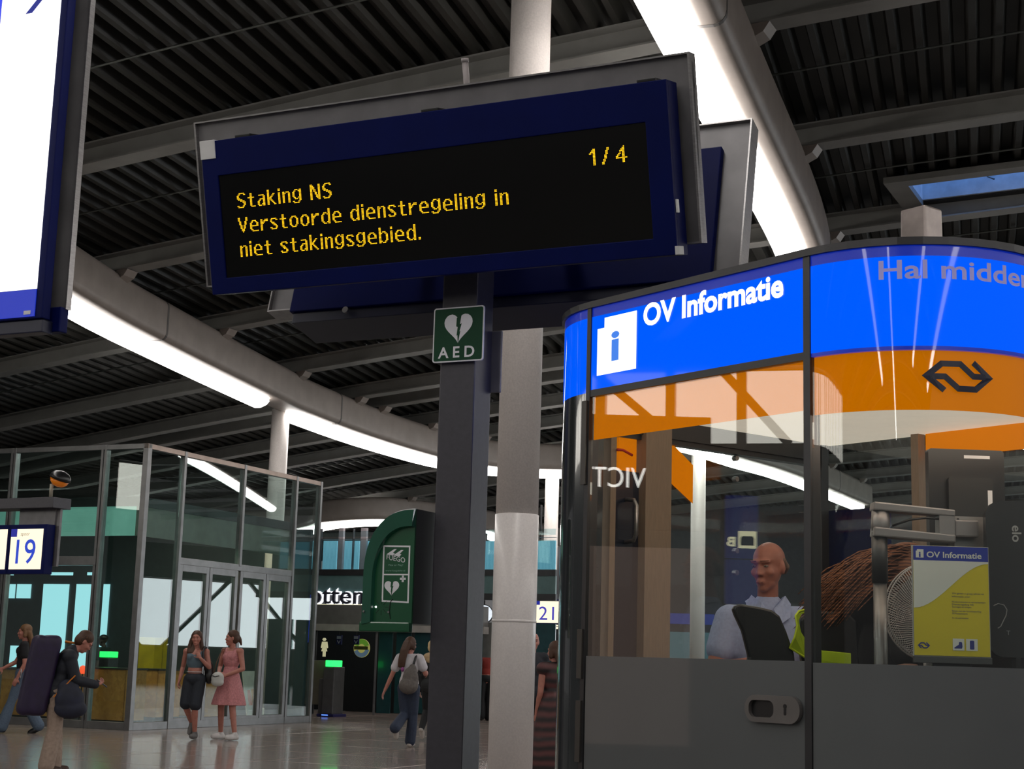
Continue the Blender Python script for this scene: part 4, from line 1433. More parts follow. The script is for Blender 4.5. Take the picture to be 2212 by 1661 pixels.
# passage gate
gp = atz(716, 1548, 0)
gt = empty('ticket_gate', (gp.x, gp.y, 0), -AZ, 'grey ticket gate with green lamp at the passage entrance', 'ticket gate')
_gz = aty(715, 1432, gp.y).z
box('pillar', -.14, .14, -.2, .25, .06, _gz - .08, mat('gate_grey', (.13, .13, .13), .4, .4), gt, .02)
box('foot', -.24, .2, -.25, .3, 0, .06, mat('gate_foot', (.02, .02, .1), .4), gt, .01)
for x in (-.085, .01):
    box('green_lamp', x, x + .085, -.22, .2, _gz - .08, _gz + .06, glow('gate_green', (.02, 1, .12), 2.2), gt, .01)
box('glass_wing', -.75, -.16, .0, .03, .25, _gz + .05, mat('wing_beige', (.16, .15, .11), .3), gt, .02)
box('wing_post', -.34, -.22, -.05, .08, 0, _gz - .35, mat('gate_grey', (.13, .13, .13), .4, .4), gt, .02)
box('blue_light', -.1, .06, -.26, -.252, .03, .05, glow('blue_led', (.1, .25, 1), 2, nee=False), gt)
# railing in the passage
rp = atz(770, 1532, 0)
rl = empty('railing', (rp.x, rp.y, 0), -AZ, 'steel tube railing inside the dark passage', 'railing')
b = MB()
b.tube([(-.6, 0, .95), (.32, 0, .95), (.4, 0, .85), (.25, .0, .45)], .02, 8)
b.build('handrail', STEEL, rl, True)
for x in (-.5, .2):
    b = MB()
    b.tube([(x, 0, 0), (x, 0, .95)], .018, 8)
    b.build('baluster', STEEL, rl, True)

# clock and far platform sign
cp = aty(1046, 1326, 37.0)
ck = empty('station_clock', (cp.x, cp.y, cp.z), -.1, 'white round station clock hanging between the post and the white column', 'clock')
b = MB()
b.lathe([(.22, -.06), (.22, .06)], 32, (0, 0, 0), RX)
b.build('case', mat('clock_case', (.05, .05, .05), .4), ck)
b = MB()
b.lathe([(.2, .06), (.2, .068)], 32, (0, 0, 0), RX)
b.build('face', glow('clock_face', (.85, .92, 1), 1.0), ck)
for k in range(12):
    a = k * math.pi / 6
    b = MB()
    b.bar((.155 * math.sin(a), -.072, .155 * math.cos(a)), (.185 * math.sin(a), -.072, .185 * math.cos(a)), .002, .016, (0, 1, 0))
    b.build('hour_mark', BLACK, ck)
for a, l_, t_ in ((math.radians(-70), .1, .022), (math.radians(-150), .15, .014)):
    b = MB()
    b.bar((0, -.074, 0), (l_ * math.sin(a), -.074, l_ * math.cos(a)), .003, t_, (0, 1, 0))
    b.build('clock_hand', BLACK, ck)
b = MB()
b.tube([(0, 0, .2), (0, 0, 1.9)], .02, 8)
b.build('hanger', BLACK, ck)
q21 = aty(1176, 1321, 38.0)
n21 = empty('platform_sign', (q21.x, q21.y, 0), -.45, 'lit far platform sign 21 beside the kiosk corner', 'sign')
z = q21.z
box('casing', -.27, .6, 0, .12, z - .3, z + .3, NAVY, n21)
box('lit_panel', -.23, .56, -.006, 0, z - .27, z + .25, CREAMLIT, n21)
box('blue_corner', -.23, -.12, -.01, -.0062, z + .16, z + .25, glow('corner_blue', (0, .008, .4), .7, nee=False), n21)
letters('21', glow('digit_violet', (.06, .05, .55), .8, nee=False), lambda x, zz, d: (-.14 + x, -.009, z - .2 + zz), .40, .34, n21, name='digit')
box('lower_panel', -.05, .6, -.006, 0, z - .48, z - .31, CREAMLIT, n21)
text('caption', 'WC', mat('caption_dark', (.1, .09, .08), .5), lambda x, zz, d: (.08 + x, -.008, z - .46 + zz), .32, .13, n21)
box('hanger', -.2, -.16, .04, .08, z + .3, z + 2.6, BLACK, n21)

# ================================================================== PEOPLE
def capsule(b, p, q, r1, r2, seg=12):
    p, q = V(p), V(q)
    d = q - p
    L = d.length
    d = d.normalized() if L > 1e-6 else V((0, 0, 1))
    pts, rad = [], []
    for a in (85, 60, 35, 12):
        pts.append(p - d * r1 * math.sin(math.radians(a)))
        rad.append(r1 * math.cos(math.radians(a)))
    pts += [p + (q - p) * .5]
    rad += [(r1 + r2) / 2]
    for a in (12, 35, 60, 85):
        pts.append(q + d * r2 * math.sin(math.radians(a)))
        rad.append(r2 * math.cos(math.radians(a)))
    b.tube(pts, rad, seg)
def ellipsoid(b, c, r, rot=None, seg=18):
    c = V(c)
    prof = []
    n0 = len(b.v)
    N = 11
    for i in range(N):
        t = math.pi * (i + .25) / (N - .5)
        for k in range(seg):
            a = 2 * math.pi * k / seg
            p = V((r[0] * math.sin(t) * math.cos(a), r[1] * math.sin(t) * math.sin(a), r[2] * math.cos(t)))
            b.v.append(c + (rot @ p if rot else p))
    for i in range(N - 1):
        for k in range(seg):
            b.f.append((n0 + i * seg + k, n0 + (i + 1) * seg + k, n0 + (i + 1) * seg + (k + 1) % seg, n0 + i * seg + (k + 1) % seg))
    b.f.append(tuple(n0 + k for k in range(seg)))
    b.f.append(tuple(n0 + (N - 1) * seg + k for k in reversed(range(seg))))
def blob(name, b, m, parent, voxel=.009, it=5, fac=.5):
    """weld the overlapping primitives of b into one continuous smooth surface"""
    me = bpy.data.meshes.new('tmp')
    me.from_pydata([tuple(v) for v in b.v], [], b.f)
    o = bpy.data.objects.new('tmp', me)
    LINK(o)
    r = o.modifiers.new('r', 'REMESH')
    r.mode = 'VOXEL'
    r.voxel_size = voxel
    s_ = o.modifiers.new('s', 'SMOOTH')
    s_.iterations = it
    s_.factor = fac
    bpy.context.view_layer.update()
    dg = bpy.context.evaluated_depsgraph_get()
    out = bpy.data.meshes.new_from_object(o.evaluated_get(dg))
    bpy.data.objects.remove(o)
    bpy.data.meshes.remove(me)
    out.name = name
    out.materials.clear()
    return ob_me(name, out, m, parent, True)
def hand(b, w_, d, nrm, side, curl=.5, k=1.0):
    d, nrm = V(d).normalized(), V(nrm).normalized()
    s_ = d.cross(nrm).normalized()
    nrm = s_.cross(d)
    w_ = V(w_)
    R3 = Matrix((s_, nrm, d)).transposed()
    ellipsoid(b, w_ + d * .048 * k, (.039 * k, .017 * k, .052 * k), R3, 12)
    for i, L in enumerate((.062, .072, .068, .052)):
        p = w_ + d * (.088 - .004 * abs(i - 1.3)) * k + s_ * (i - 1.5) * .0195 * k * side
        a1, a2 = curl * .8, curl * 1.9
        d1 = d * math.cos(a1) + nrm * math.sin(a1)
        d2 = d * math.cos(a2) + nrm * math.sin(a2)
        q = p + d1 * L * .55 * k
        capsule(b, p - d * .01, q, .0088 * k, .0082 * k, 8)
        capsule(b, q, q + d2 * L * .45 * k, .0082 * k, .007 * k, 8)
    p = w_ + d * .025 * k - s_ * .03 * side * k
    t1 = (d * .65 - s_ * side * .65 + nrm * .35).normalized()
    q = p + t1 * .045 * k
    capsule(b, p, q, .0115 * k, .0095 * k, 8)
    capsule(b, q, q + (t1 * .5 + d * .5 + nrm * .3).normalized() * .03 * k, .0095 * k, .0075 * k, 8)
def head(b, c, fwd, up=(0, 0, 1), k=1.0):
    """skull, jaw, nose, brow, ears, lips"""
    fwd = V(fwd).normalized()
    up = V(up)
    rt = fwd.cross(up).normalized()
    up = rt.cross(fwd).normalized()
    R3 = Matrix((rt, fwd, up)).transposed()
    c = V(c)
    P = lambda x, y, z: c + R3 @ V((x * k, y * k, z * k))
    ellipsoid(b, P(0, -.012, .035), (.074 * k, .093 * k, .085 * k), R3)
    ellipsoid(b, P(0, .012, -.02), (.066 * k, .078 * k, .075 * k), R3)
    ellipsoid(b, P(0, .028, -.07), (.048 * k, .052 * k, .042 * k), R3)
    ellipsoid(b, P(0, .06, -.098), (.026 * k, .022 * k, .018 * k), R3)          # chin
    capsule(b, P(0, .083, .014), P(0, .101, -.027), .008 * k, .0115 * k, 8)       # nose
    for sd in (-1, 1):
        ellipsoid(b, P(sd * .013, .095, -.03), (.009 * k, .01 * k, .008 * k), R3, 8)
        capsule(b, P(sd * .012, .088, .03), P(sd * .048, .074, .028), .009 * k, .008 * k, 8)  # brow
        ellipsoid(b, P(sd * .04, .062, -.022), (.022 * k, .02 * k, .022 * k), R3, 10)  # cheek
        ellipsoid(b, P(sd * .077, -.008, -.005), (.009 * k, .018 * k, .031 * k), R3, 10)  # ear
    ellipsoid(b, P(0, .088, -.062), (.024 * k, .011 * k, .007 * k), R3, 10)
    ellipsoid(b, P(0, .086, -.073), (.021 * k, .011 * k, .007 * k), R3, 10)
    return P
def face(P, parent, k=1.0, iris=(.05, .04, .03), browc=(.05, .03, .02), lip=(.3, .1, .08)):
    for sd in (-1, 1):
        b = MB()
        ellipsoid(b, P(sd * .032, .0785, .008), (.0105 * k, .007 * k, .005 * k), None, 10)
        b.build('eye', mat('eye_white_dim', (.2, .16, .14), .4), parent, True)
        b = MB()
        ellipsoid(b, P(sd * .032, .0835, .008), (.0048 * k, .0028 * k, .0045 * k), None, 8)
        b.build('iris', mat('iris_%d' % int(iris[0] * 1000), iris, .2), parent, True)
        b = MB()
        capsule(b, P(sd * .014, .096, .034), P(sd * .05, .081, .035), .0028 * k, .002 * k, 6)
        b.build('eyebrow', mat('brow_%d_%d' % (int(browc[0] * 1000), int(browc[1] * 1000)), browc, .7), parent, True)
    b = MB()
    capsule(b, P(-.015, .0935, -.068), P(.015, .0935, -.068), .0028 * k, .0028 * k, 6)
    b.build('mouth', mat('lip_%d' % int(lip[0] * 100), lip, .5), parent, True)

SKIN1 = mat('skin_tanned', (.36, .165, .11), .5, 0, .08, 20)
SKIN2 = mat('skin_fair', (.46, .24, .175), .5, 0, .08, 20)
SKIN3 = mat('skin_ruddy', (.42, .17, .125), .5, 0, .1, 20)
HAIRB = striped('hair_brown', (.035, .014, .006), (.085, .034, .014), 0, 60)
HAIRL = striped('hair_light_brown', (.10, .045, .016), (.2, .1, .04), 0, 60)
HAIRR = striped('hair_auburn', (.07, .02, .008), (.22, .075, .024), 2, 25)
HAIRY = striped('hair_blonde', (.5, .36, .17), (.7, .55, .3), 0, 60)
def jeans_mat(n, c):
    return mat(n, c, .8, 0, .18, 60)
DEF = dict(hip=(0, 0, .93), chest=(0, 0, 1.22), neck=(0, -.01, 1.42), head=(0, .02, 1.575),
           hl=(-.085, 0, .90), kl=(-.09, .015, .50), al=(-.09, -.02, .085), hr=(.085, 0, .90), kr=(.09, .015, .50), ar=(.09, -.02, .085),
           sl=(-.165, -.01, 1.37), el=(-.20, -.02, 1.09), wl=(-.21, .05, .85), sr=(.165, -.01, 1.37), er=(.20, -.02, 1.09), wr=(.21, .05, .85))
class Person:
    def __init__(s, name, label, loc, rz, k=1.0, J=None, look=(0, 1, 0), up=(0, 0, 1), skin=SKIN2, group=None, feet=True, toe=((0, 1), (0, 1)), curl=(.5, .5), voxel=.0085, female=True, hands=None, headk=1.0, bare=False):
        s.root = empty(name, loc, rz, label, 'person', group)
        s.J = {a: V(p) * k for a, p in {**DEF, **(J or {})}.items()}
        s.k, s.voxel, s.female, s.toe = k, voxel, female, toe
        J = s.J
        b = MB()
        s.P = head(b, J['head'], look, up, k * headk)
        capsule(b, J['neck'], J['head'] + (J['neck'] - J['head']) * .3, .05 * k, .047 * k)
        s.torso(b, 0.0)
        for q in 'lr':
            s.arm(b, q, 0.0, 2)
            s.leg(b, q, 0.0)
            sd = -1 if q == 'l' else 1
            d = (J['w' + q] - J['e' + q]).normalized()
            nrm = V((-sd, 0, 0)) if abs(d.x) < .8 else V((0, 0, 1))
            if hands and hands.get(q): d2, nrm = V(hands[q][0]), V(hands[q][1])
            else: d2 = d
            hand(b, J['w' + q], d2, nrm, sd, curl[0 if q == 'l' else 1], k)
            s.foot(b, q, 0.0)
        s.body = blob('body', b, skin, s.root, voxel, 4)
    def torso(s, b, g, top=True, bottom=True, lowz=None):
        J, k = s.J, s.k
        ch, hp, nk = J['chest'], J['hip'], J['neck']
        w_ = .135 if s.female else .16
        up = (nk - hp).normalized()
        ax = (J['sr'] - J['sl']).normalized()
        R3 = Matrix((ax, up.cross(ax).normalized() * -1 if False else up.cross(ax).normalized(), up)).transposed()
        if top:
            ellipsoid(b, ch + up * .03 * k, (w_ * k + g, .098 * k + g, .17 * k + g), R3)
            capsule(b, J['sl'] + up * .0, J['sr'], .055 * k + g, .055 * k + g)
            capsule(b, ch + up * .1 * k - ax * .05 * k, nk - up * .03 * k, .085 * k + g, .05 * k + g)
            capsule(b, ch + up * .1 * k + ax * .05 * k, nk - up * .03 * k, .085 * k + g, .05 * k + g)
            if s.female:
                f = up.cross(ax)
                f = f if f.dot(V((0, 1, 0))) > 0 else -f
                for sd in (-1, 1):
                    ellipsoid(b, ch + ax * sd * .06 * k + f * .06 * k + up * .06 * k, (.058 * k + g, .05 * k + g, .058 * k + g), R3, 12)
        ellipsoid(b, (ch + hp) * .5, ((.118 if s.female else .14) * k + g, .088 * k + g, .15 * k + g), R3)
        if bottom:
            ellipsoid(b, hp + V((0, -.012, .0)) * k, (.16 * k + g, .115 * k + g, .13 * k + g))
    def arm(s, b, q, g, upto):
        J, k = s.J, s.k
        S, E_, W = J['s' + q], J['e' + q], J['w' + q]
        f = 1.0 if s.female else 1.18
        if upto == 0.5:
            capsule(b, S, S + (E_ - S) * .55, .052 * k * f + g, .044 * k * f + g * 1.5)
            return
        capsule(b, S, E_, .05 * k * f + g, .037 * k * f + g)
        if upto >= 2:
            capsule(b, E_, E_ + (W - E_) * .4, .037 * k * f + g, .036 * k * f + g)
            capsule(b, E_ + (W - E_) * .35, W, .036 * k * f + g, .025 * k * f + g)
    def leg(s, b, q, g, upto=2.0, flare=0.0):
        J, k = s.J, s.k
        H, K, A = J['h' + q], J['k' + q], J['a' + q]
        capsule(b, H, K, .083 * k + g, .055 * k + g)
        if upto > 1:
            t = upto - 1
            capsule(b, K, K + (A - K) * min(.35, t), .053 * k + g, .052 * k + g + flare * .3)
            if t > .35:
                capsule(b, K + (A - K) * .3, K + (A - K) * t, .052 * k + g + flare * .3, .036 * k + g + flare)
    def foot(s, b, q, g, heel=None):
        J, k = s.J, s.k
        A = J['a' + q]
        t = s.toe[0 if q == 'l' else 1]
        d = V((t[0], t[1], t[2] if len(t) > 2 else 0)).normalized()
        dn = V((0, 0, -1)) if abs(d.z) < .5 else V((d.x * .3, d.y * .8, 0)).normalized() * 1
        h_ = A + dn * .045 * k - d * .03 * k
        capsule(b, A, h_, .036 * k + g, .033 * k + g)
        capsule(b, h_, h_ + d * .14 * k, .034 * k + g, .03 * k + g)
        capsule(b, h_ + d * .1 * k, h_ + d * .17 * k, .037 * k + g, .028 * k + g)
    def cloth(s, name, m, fn, voxel=None, it=6):
        b = MB()
        fn(b)
        return blob(name, b, m, s.root, voxel or s.voxel, it)
    def shoes(s, m, sole=None, g=.012):
        for q in 'lr':
            b = MB()
            s.foot(b, q, g)
            blob('shoe', b, m, s.root, .009, 3)
    def hair(s, m, long=0.0, back=(0, -1, 0), pts=None, bun=None, short=False):
        P, k = s.P, s.k
        b = MB()
        R3 = (P(1, 0, 0) - P(0, 0, 0)).normalized(), (P(0, 1, 0) - P(0, 0, 0)).normalized(), (P(0, 0, 1) - P(0, 0, 0)).normalized()
        RM = Matrix(R3).transposed()
        kk = (P(1, 0, 0) - P(0, 0, 0)).length
        ellipsoid(b, P(0, -.022, .05), (.086 * kk, .098 * kk, .085 * kk), RM)
        ellipsoid(b, P(0, -.045, .0), (.085 * kk, .075 * kk, .09 * kk), RM)
        if not short:
            for sd in (-1, 1):
                capsule(b, P(sd * .068, -.01, .05), P(sd * .08, -.02, -.06), .025 * kk, .028 * kk)
        if pts:
            q = [P(*p) for p in pts]
            n = len(q)
            for i in range(n - 1):
                r0 = .058 * (1 - i / n * .45) * kk
                r1 = .058 * (1 - (i + 1) / n * .45) * kk
                for off in (-.035, 0, .035):
                    capsule(b, q[i] + R3[0] * off * kk, q[i + 1] + R3[0] * off * kk, r0 * .75, r1 * .75)
        if bun:
            capsule(b, P(*bun[0]), P(*bun[1]), .036 * kk, .03 * kk)
            capsule(b, P(*bun[1]), P(*bun[2]), .03 * kk, .014 * kk)
        blob('hair', b, m, s.root, .009, 3)

# --- woman in a blue-grey top
g1 = atz(412, 1597, 0)
p1 = Person('person', 'woman in blue-grey crop top and dark knee shorts walking toward the viewer', (g1.x, g1.y, 0), math.radians(172), .985,
            dict(kl=(-.07, .10, .50), al=(-.05, -.02, .10), kr=(.10, .06, .52), ar=(.04, -.16, .22), el=(-.24, .03, 1.13), wl=(-.13, .17, 1.27), er=(.24, -.1, 1.12), wr=(.25, .0, .90)),
            look=(-.12, 1, 0), skin=SKIN3, toe=((0, 1), (0, .5, -.85)), curl=(1.3, .7), hands=dict(l=((.35, .1, .6), (.4, -.9, 0))))
p1.cloth('crop_top', mat('blue_grey_knit', (.085, .13, .16), .8), lambda b: (ellipsoid(b, p1.J['chest'] + V((0, 0, .02)), (.15, .115, .15)), p1.torso(b, .012, True, False)) if False else
         (ellipsoid(b, p1.J['chest'] + V((0, .0, .0)), (.148, .112, .155)), [ellipsoid(b, p1.J['chest'] + V((sd * .06, .06, .055)), (.068, .062, .066), None, 12) for sd in (-1, 1)],
          [capsule(b, p1.J['chest'] + V((sd * .10, .06, .09)), p1.J['s' + q] + V((-sd * .055, -.005, .05)), .028, .022) for sd, q in ((-1, 'l'), (1, 'r'))]))
p1.cloth('hem_band', mat('white_hem', (.5, .48, .48), .8), lambda b: ellipsoid(b, V((0, .0, 1.035)), (.137, .105, .016)))
def shorts(p, b, flare=.05):
    J = p.J
    ellipsoid(b, J['hip'] + V((0, -.01, .01)), (.178, .132, .12))
    for q in 'lr':
        capsule(b, J['h' + q], J['h' + q] + (J['k' + q] - J['h' + q]) * .90, .10, .088 + flare * .2)
p1.cloth('shorts', mat('dark_denim', (.012, .016, .024), .8), lambda b: shorts(p1, b))
p1.hair(HAIRB, pts=[(.045, -.05, -.02), (.07, -.02, -.12), (.075, .02, -.22)])
p1b = MB()
for sd in (-1,):
    pass
p1.cloth('hair_lock', HAIRB, lambda b: [(capsule(b, p1.P(sd * .075, -.01, -.03), p1.P(sd * .095, .0, -.14), .03, .032), capsule(b, p1.P(sd * .095, .0, -.14), p1.P(sd * .10, .02, -.25), .032, .016)) for sd in (-1, 1)])
face(p1.P, p1.root)
p1.shoes(mat('grey_sneaker', (.14, .135, .13), .7))
# --- her shoulder bag
bagp = empty('shoulder_bag', (g1.x, g1.y, 0), math.radians(172), 'black backpack on the shoulder of the woman in the blue-grey top', 'bag')
b = MB()
ellipsoid(b, (-.20, -.08, 1.05), (.07, .08, .17))
ellipsoid(b, (-.21, -.08, .97), (.075, .085, .12))
blob('bag_body', b, BLACK, bagp, .012, 4)
b = MB()
b.tube([(-.12, -.13, 1.28), (-.14, -.06, 1.42), (-.145, .03, 1.425), (-.15, .11, 1.34), (-.16, .10, 1.2), (-.19, .02, 1.02)], .018, 8)
b.build('strap', BLACK, bagp, True)

# --- woman in the pink dress
g2 = atz(490, 1598, 0)
p2 = Person('person', 'woman in a sleeveless pink dress with white sneakers turning to her companion', (g2.x, g2.y, 0), math.radians(150), 1.0,
            dict(kl=(-.13, .07, .50), al=(-.20, .06, .095), kr=(.13, .03, .50), ar=(.20, -.08, .09), el=(-.24, .0, 1.10), wl=(-.02, .20, .98), er=(.23, .0, 1.11), wr=(.06, .22, 1.02)),
            look=(.75, .75, 0), skin=SKIN3, toe=((.3, 1), (.3, 1)), curl=(.9, .9), hands=dict(l=((.8, .25, -.1), (0, -.9, -.3)), r=((-.8, .25, -.1), (0, -.9, -.3))))
PINK = mat('pink_cotton', (.50, .20, .205), .8, 0, .2, 45)
def dress(b):
    J = p2.J
    ellipsoid(b, J['chest'] + V((0, 0, .02)), (.15, .115, .165))
    for sd in (-1, 1):
        ellipsoid(b, J['chest'] + V((sd * .06, .06, .06)), (.066, .06, .066), None, 12)
        capsule(b, J['chest'] + V((sd * .08, 0, .12)), V((sd * .10, -.005, 1.385)), .075, .045)
    ellipsoid(b, (0, 0, 1.08), (.128, .10, .1))
    prof_ = [(.125, 1.08), (.165, .96), (.21, .82), (.26, .66), (.29, .54), (.27, .535)]
    seg = 40
    n0 = len(b.v)
    for i, (r_, z_) in enumerate(prof_):
        for kq in range(seg):
            a = 2 * math.pi * kq / seg
            rr = r_ * (1 + .05 * math.sin(9 * a) * max(0, (1.0 - z_)) * 2)
            b.v.append(V((rr * math.cos(a) + .02 * (1 - z_), rr * .82 * math.sin(a), z_)))
    for i in range(len(prof_) - 1):
        for kq in range(seg):
            b.f.append((n0 + i * seg + kq, n0 + i * seg + (kq + 1) % seg, n0 + (i + 1) * seg + (kq + 1) % seg, n0 + (i + 1) * seg + kq))
    b.f.append(tuple(n0 + kq for kq in range(seg)))
    b.f.append(tuple(n0 + (len(prof_) - 1) * seg + kq for kq in reversed(range(seg))))
p2.cloth('dress', PINK, dress, .009, 2)
p2.hair(HAIRB, bun=((0, -.1, .02), (.0, -.13, -.03), (0, -.15, -.1)), short=True)
face(p2.P, p2.root)
p2.shoes(mat('white_sneaker', (.62, .6, .58), .6))
hb = empty('handbag', (g2.x, g2.y, 0), math.radians(150), 'small white handbag held by the woman in the pink dress', 'bag')
b = MB()
ellipsoid(b, (.02, .285, .95), (.125, .055, .10))
ellipsoid(b, (.02, .285, .89), (.125, .055, .07))
blob('bag_body', b, mat('white_leather', (.52, .53, .50), .5), hb, .01, 4)
b = MB()
b.tube([(.12, .27, 1.0), (.13, .2, 1.2), (.12, .09, 1.40), (.10, -.08, 1.42), (.12, -.12, 1.3)], .008, 8)
b.build('strap', mat('strap_brown', (.09, .04, .02), .6), hb, True)
b = MB()
b.tube([(-.05, .335, .99), (.02, .352, .97), (.09, .335, .99)], .006, 6)
b.build('zipper', BLACK, hb)

# --- boy with the purple duffel
g3 = atz(108, 1670, 0)
p3 = Person('person', 'boy in navy jacket and beige trousers bending over his phone', (g3.x, g3.y, 0), math.radians(-68), .96,
            dict(hip=(0, 0, .90), chest=(0, .06, 1.18), neck=(0, .15, 1.36), head=(0, .27, 1.48), kl=(-.09, .03, .48), kr=(.09, .0, .48), ar=(.10, -.06, .085), al=(-.1, .04, .085),
                 sl=(-.17, .10, 1.31), sr=(.17, .10, 1.31), el=(-.2, .18, 1.05), wl=(-.09, .42, 1.0), er=(.2, .18, 1.05), wr=(.07, .42, 1.0)),
            look=(0, .75, -.65), up=(0, .65, .75), skin=SKIN3, curl=(1.0, 1.0), female=False, hands=dict(l=((.5, .8, .2), (0, .2, .9)), r=((-.5, .8, .2), (0, .2, .9))))
NAVYJ = mat('navy_jacket', (.007, .010, .018), .7, 0, .2, 20)
def jacket(b):
    p3.torso(b, .03, True, True)
    capsule(b, p3.J['hip'] + V((0, 0, .05)), p3.J['hip'] + V((0, 0, -.08)), .17, .165)
    for q in 'lr': p3.arm(b, q, .02, 2)
    capsule(b, p3.J['neck'] + V((0, -.05, -.02)), p3.J['neck'] + V((0, .0, .03)), .075, .06)
p3.cloth('jacket', NAVYJ, jacket, .01, 4)
KHAKI = mat('beige_cotton', (.33, .25, .20), .85, 0, .15, 30)
def trousers(p, b, g=.022, flare=.03):
    ellipsoid(b, p.J['hip'] + V((0, -.01, 0)), (.17, .125, .12))
    for q in 'lr': p.leg(b, q, g, 1.98, flare)
p3.cloth('trousers', KHAKI, lambda b: trousers(p3, b, .028, .03))
p3.hair(HAIRB, short=True)
face(p3.P, p3.root)
p3.shoes(mat('brown_shoe', (.06, .035, .025), .6))
df = empty('duffel_bag', (g3.x, g3.y, 0), math.radians(-68), 'long purple duffel bag carried upright on the boys back', 'bag')
b = MB()
PUR = mat('purple_nylon', (.014, .006, .036), .55, 0, .2, 14)
axd = V((0, -.16, 1)).normalized()
c0, c1 = V((.02, -.16, .62)), V((.02, -.09, 1.48))
for dx in (-.10, 0, .10):
    for dy in (-.10, 0, .07):
        capsule(b, c0 + V((dx, dy - .08, .06)), c1 + V((dx, dy - .04, -.06)), .075, .075)
blob('bag_body', b, PUR, df, .014, 24, .7)
b = MB()
b.lathe([(.052, 0), (.052, .006)], 24, V((-.0, -.387, 1.06)), Matrix.Rotation(math.radians(90), 3, 'X'))
lo = b.build('round_badge', mat('badge_silver', (.42, .42, .44), .5), df)
b = MB()
b.prism([(-.035, -.02), (-.01, .015), (.005, 0), (.02, .018), (.036, -.02)], lambda x, z, d: (x, -.394 - d, 1.06 + z), 0, .002)
b.build('badge_mark', mat('badge_dark', (.1, .1, .11), .5), lo)
b = MB()
OR = mat('orange_webbing', (.55, .17, .01), .6)
b.bar((.215, -.05, .82), (.245, .16, 1.06), .012, .035, (1, 0, 0))
b.build('lower_strap', OR, df)
b = MB()
b.tube([(-.08, .06, 1.42), (-.05, .17, 1.405), (-.08, .25, 1.32)], .014, 8)
b.build('shoulder_strap', OR, df, True)
sg = empty('side_bag', (g3.x, g3.y, 0), math.radians(-68), 'dark soft bag hanging at the hip of the boy with the duffel', 'bag')
b = MB()
ellipsoid(b, (.22, .12, .80), (.09, .16, .16))
ellipsoid(b, (.22, .14, .70), (.09, .18, .11))
ellipsoid(b, (.2, .10, .92), (.06, .12, .1))
blob('bag_body', b, mat('dark_blue_cloth', (.010, .013, .03), .7, 0, .4, 8), sg, .014, 5)
ph = empty('phone', (g3.x, g3.y, 0), math.radians(-68), 'small dark phone in the hands of the bending boy', 'phone')
b = MB()
R3 = Matrix.Rotation(math.radians(-35), 3, 'X')
b.prism(rrect(-.036, .036, -.072, .072, .01), lambda x, z, d: V((-.005, .50, 1.01)) * .96 + R3 @ V((x, z, d)), 0, .009)
b.build('phone_body', BLACK, ph)
b = MB()
b.prism(rrect(-.031, .031, -.065, .065, .006), lambda x, z, d: V((-.005, .50, 1.01)) * .96 + R3 @ V((x, z, .0095)) + V((0, 0, d)), 0, .0006)
b.build('phone_screen', glow('phone_glow', (.7, .75, .85), .8, nee=False), ph)

# --- walking woman at the far left
g4 = atz(38, 1584, 0)
p4 = Person('person', 'long haired woman in black tee and blue jeans striding left past the pavilion', (g4.x, g4.y, 0), math.radians(100), 1.0,
            dict(kl=(-.09, .12, .50), al=(-.09, .24, .10), kr=(.09, -.06, .50), ar=(.09, -.30, .12), el=(-.21, -.05, 1.08), wl=(-.2, .05, .86), er=(.20, .14, 1.1), wr=(.16, .32, 1.0)),
            skin=SKIN3, toe=((0, 1), (0, 1, -.5)))
p4.cloth('tee', mat('black_cotton', (.006, .006, .008), .85), lambda b: (p4.torso(b, .016, True, False), [p4.arm(b, q, .016, .5) for q in 'lr']))
p4.cloth('jeans', jeans_mat('jeans_blue', (.075, .11, .16)), lambda b: trousers(p4, b, .016, .045))
p4.hair(HAIRL, pts=[(0, -.08, -.02), (0, -.12, -.14), (0, -.13, -.27), (0, -.12, -.36)])
face(p4.P, p4.root)
p4.shoes(BLACK)

# --- girl with the grey backpack
g5 = atz(878, 1614, 0)
p5 = Person('person', 'girl in white tee and jeans with long brown hair walking away', (g5.x, g5.y, 0), math.radians(-14), .98,
            dict(kl=(-.06, .03, .50), al=(-.10, -.32, .30), kr=(.07, .06, .50), ar=(.04, .05, .09), el=(-.28, -.02, 1.10), wl=(-.38, -.04, .86), er=(.25, .05, 1.13), wr=(.22, .22, 1.14)),
            look=(.35, 1, -.1), skin=SKIN3, toe=((.0, .25, -1), (0, 1)))
p5.cloth('tee', mat('white_cotton', (.56, .54, .56), .85), lambda b: (p5.torso(b, .018, True, False), [p5.arm(b, q, .022, .5) for q in 'lr'], capsule(b, (0, 0, 1.0), (0, 0, .95), .15, .16)))
p5.cloth('jeans', jeans_mat('jeans_dark', (.022, .032, .06)), lambda b: trousers(p5, b, .02, .03))
p5.hair(HAIRB, pts=[(0, -.09, .02), (-.02, -.13, -.1), (-.04, -.14, -.25), (-.05, -.13, -.34)])
p5.shoes(mat('offwhite_sneaker', (.45, .41, .37), .6))
bp = empty('backpack', (g5.x, g5.y, 0), math.radians(-14), 'grey fabric backpack on the girl in the white tee', 'backpack')
b = MB()
ellipsoid(b, (.08, -.19, 1.02), (.13, .085, .20))
ellipsoid(b, (.06, -.21, .93), (.155, .1, .13))
ellipsoid(b, (.1, -.17, 1.16), (.07, .06, .1))
blob('bag_body', b, mat('grey_canvas', (.12, .105, .095), .8, 0, .2, 30, bump=.3), bp, .012, 4)
b = MB()
b.tube([(.10, -.17, 1.2), (.12, -.09, 1.36), (.13, .0, 1.405), (.14, .07, 1.33), (.16, .06, 1.1)], .018, 8)
b.build('strap', BLACK, bp, True)
b = MB()
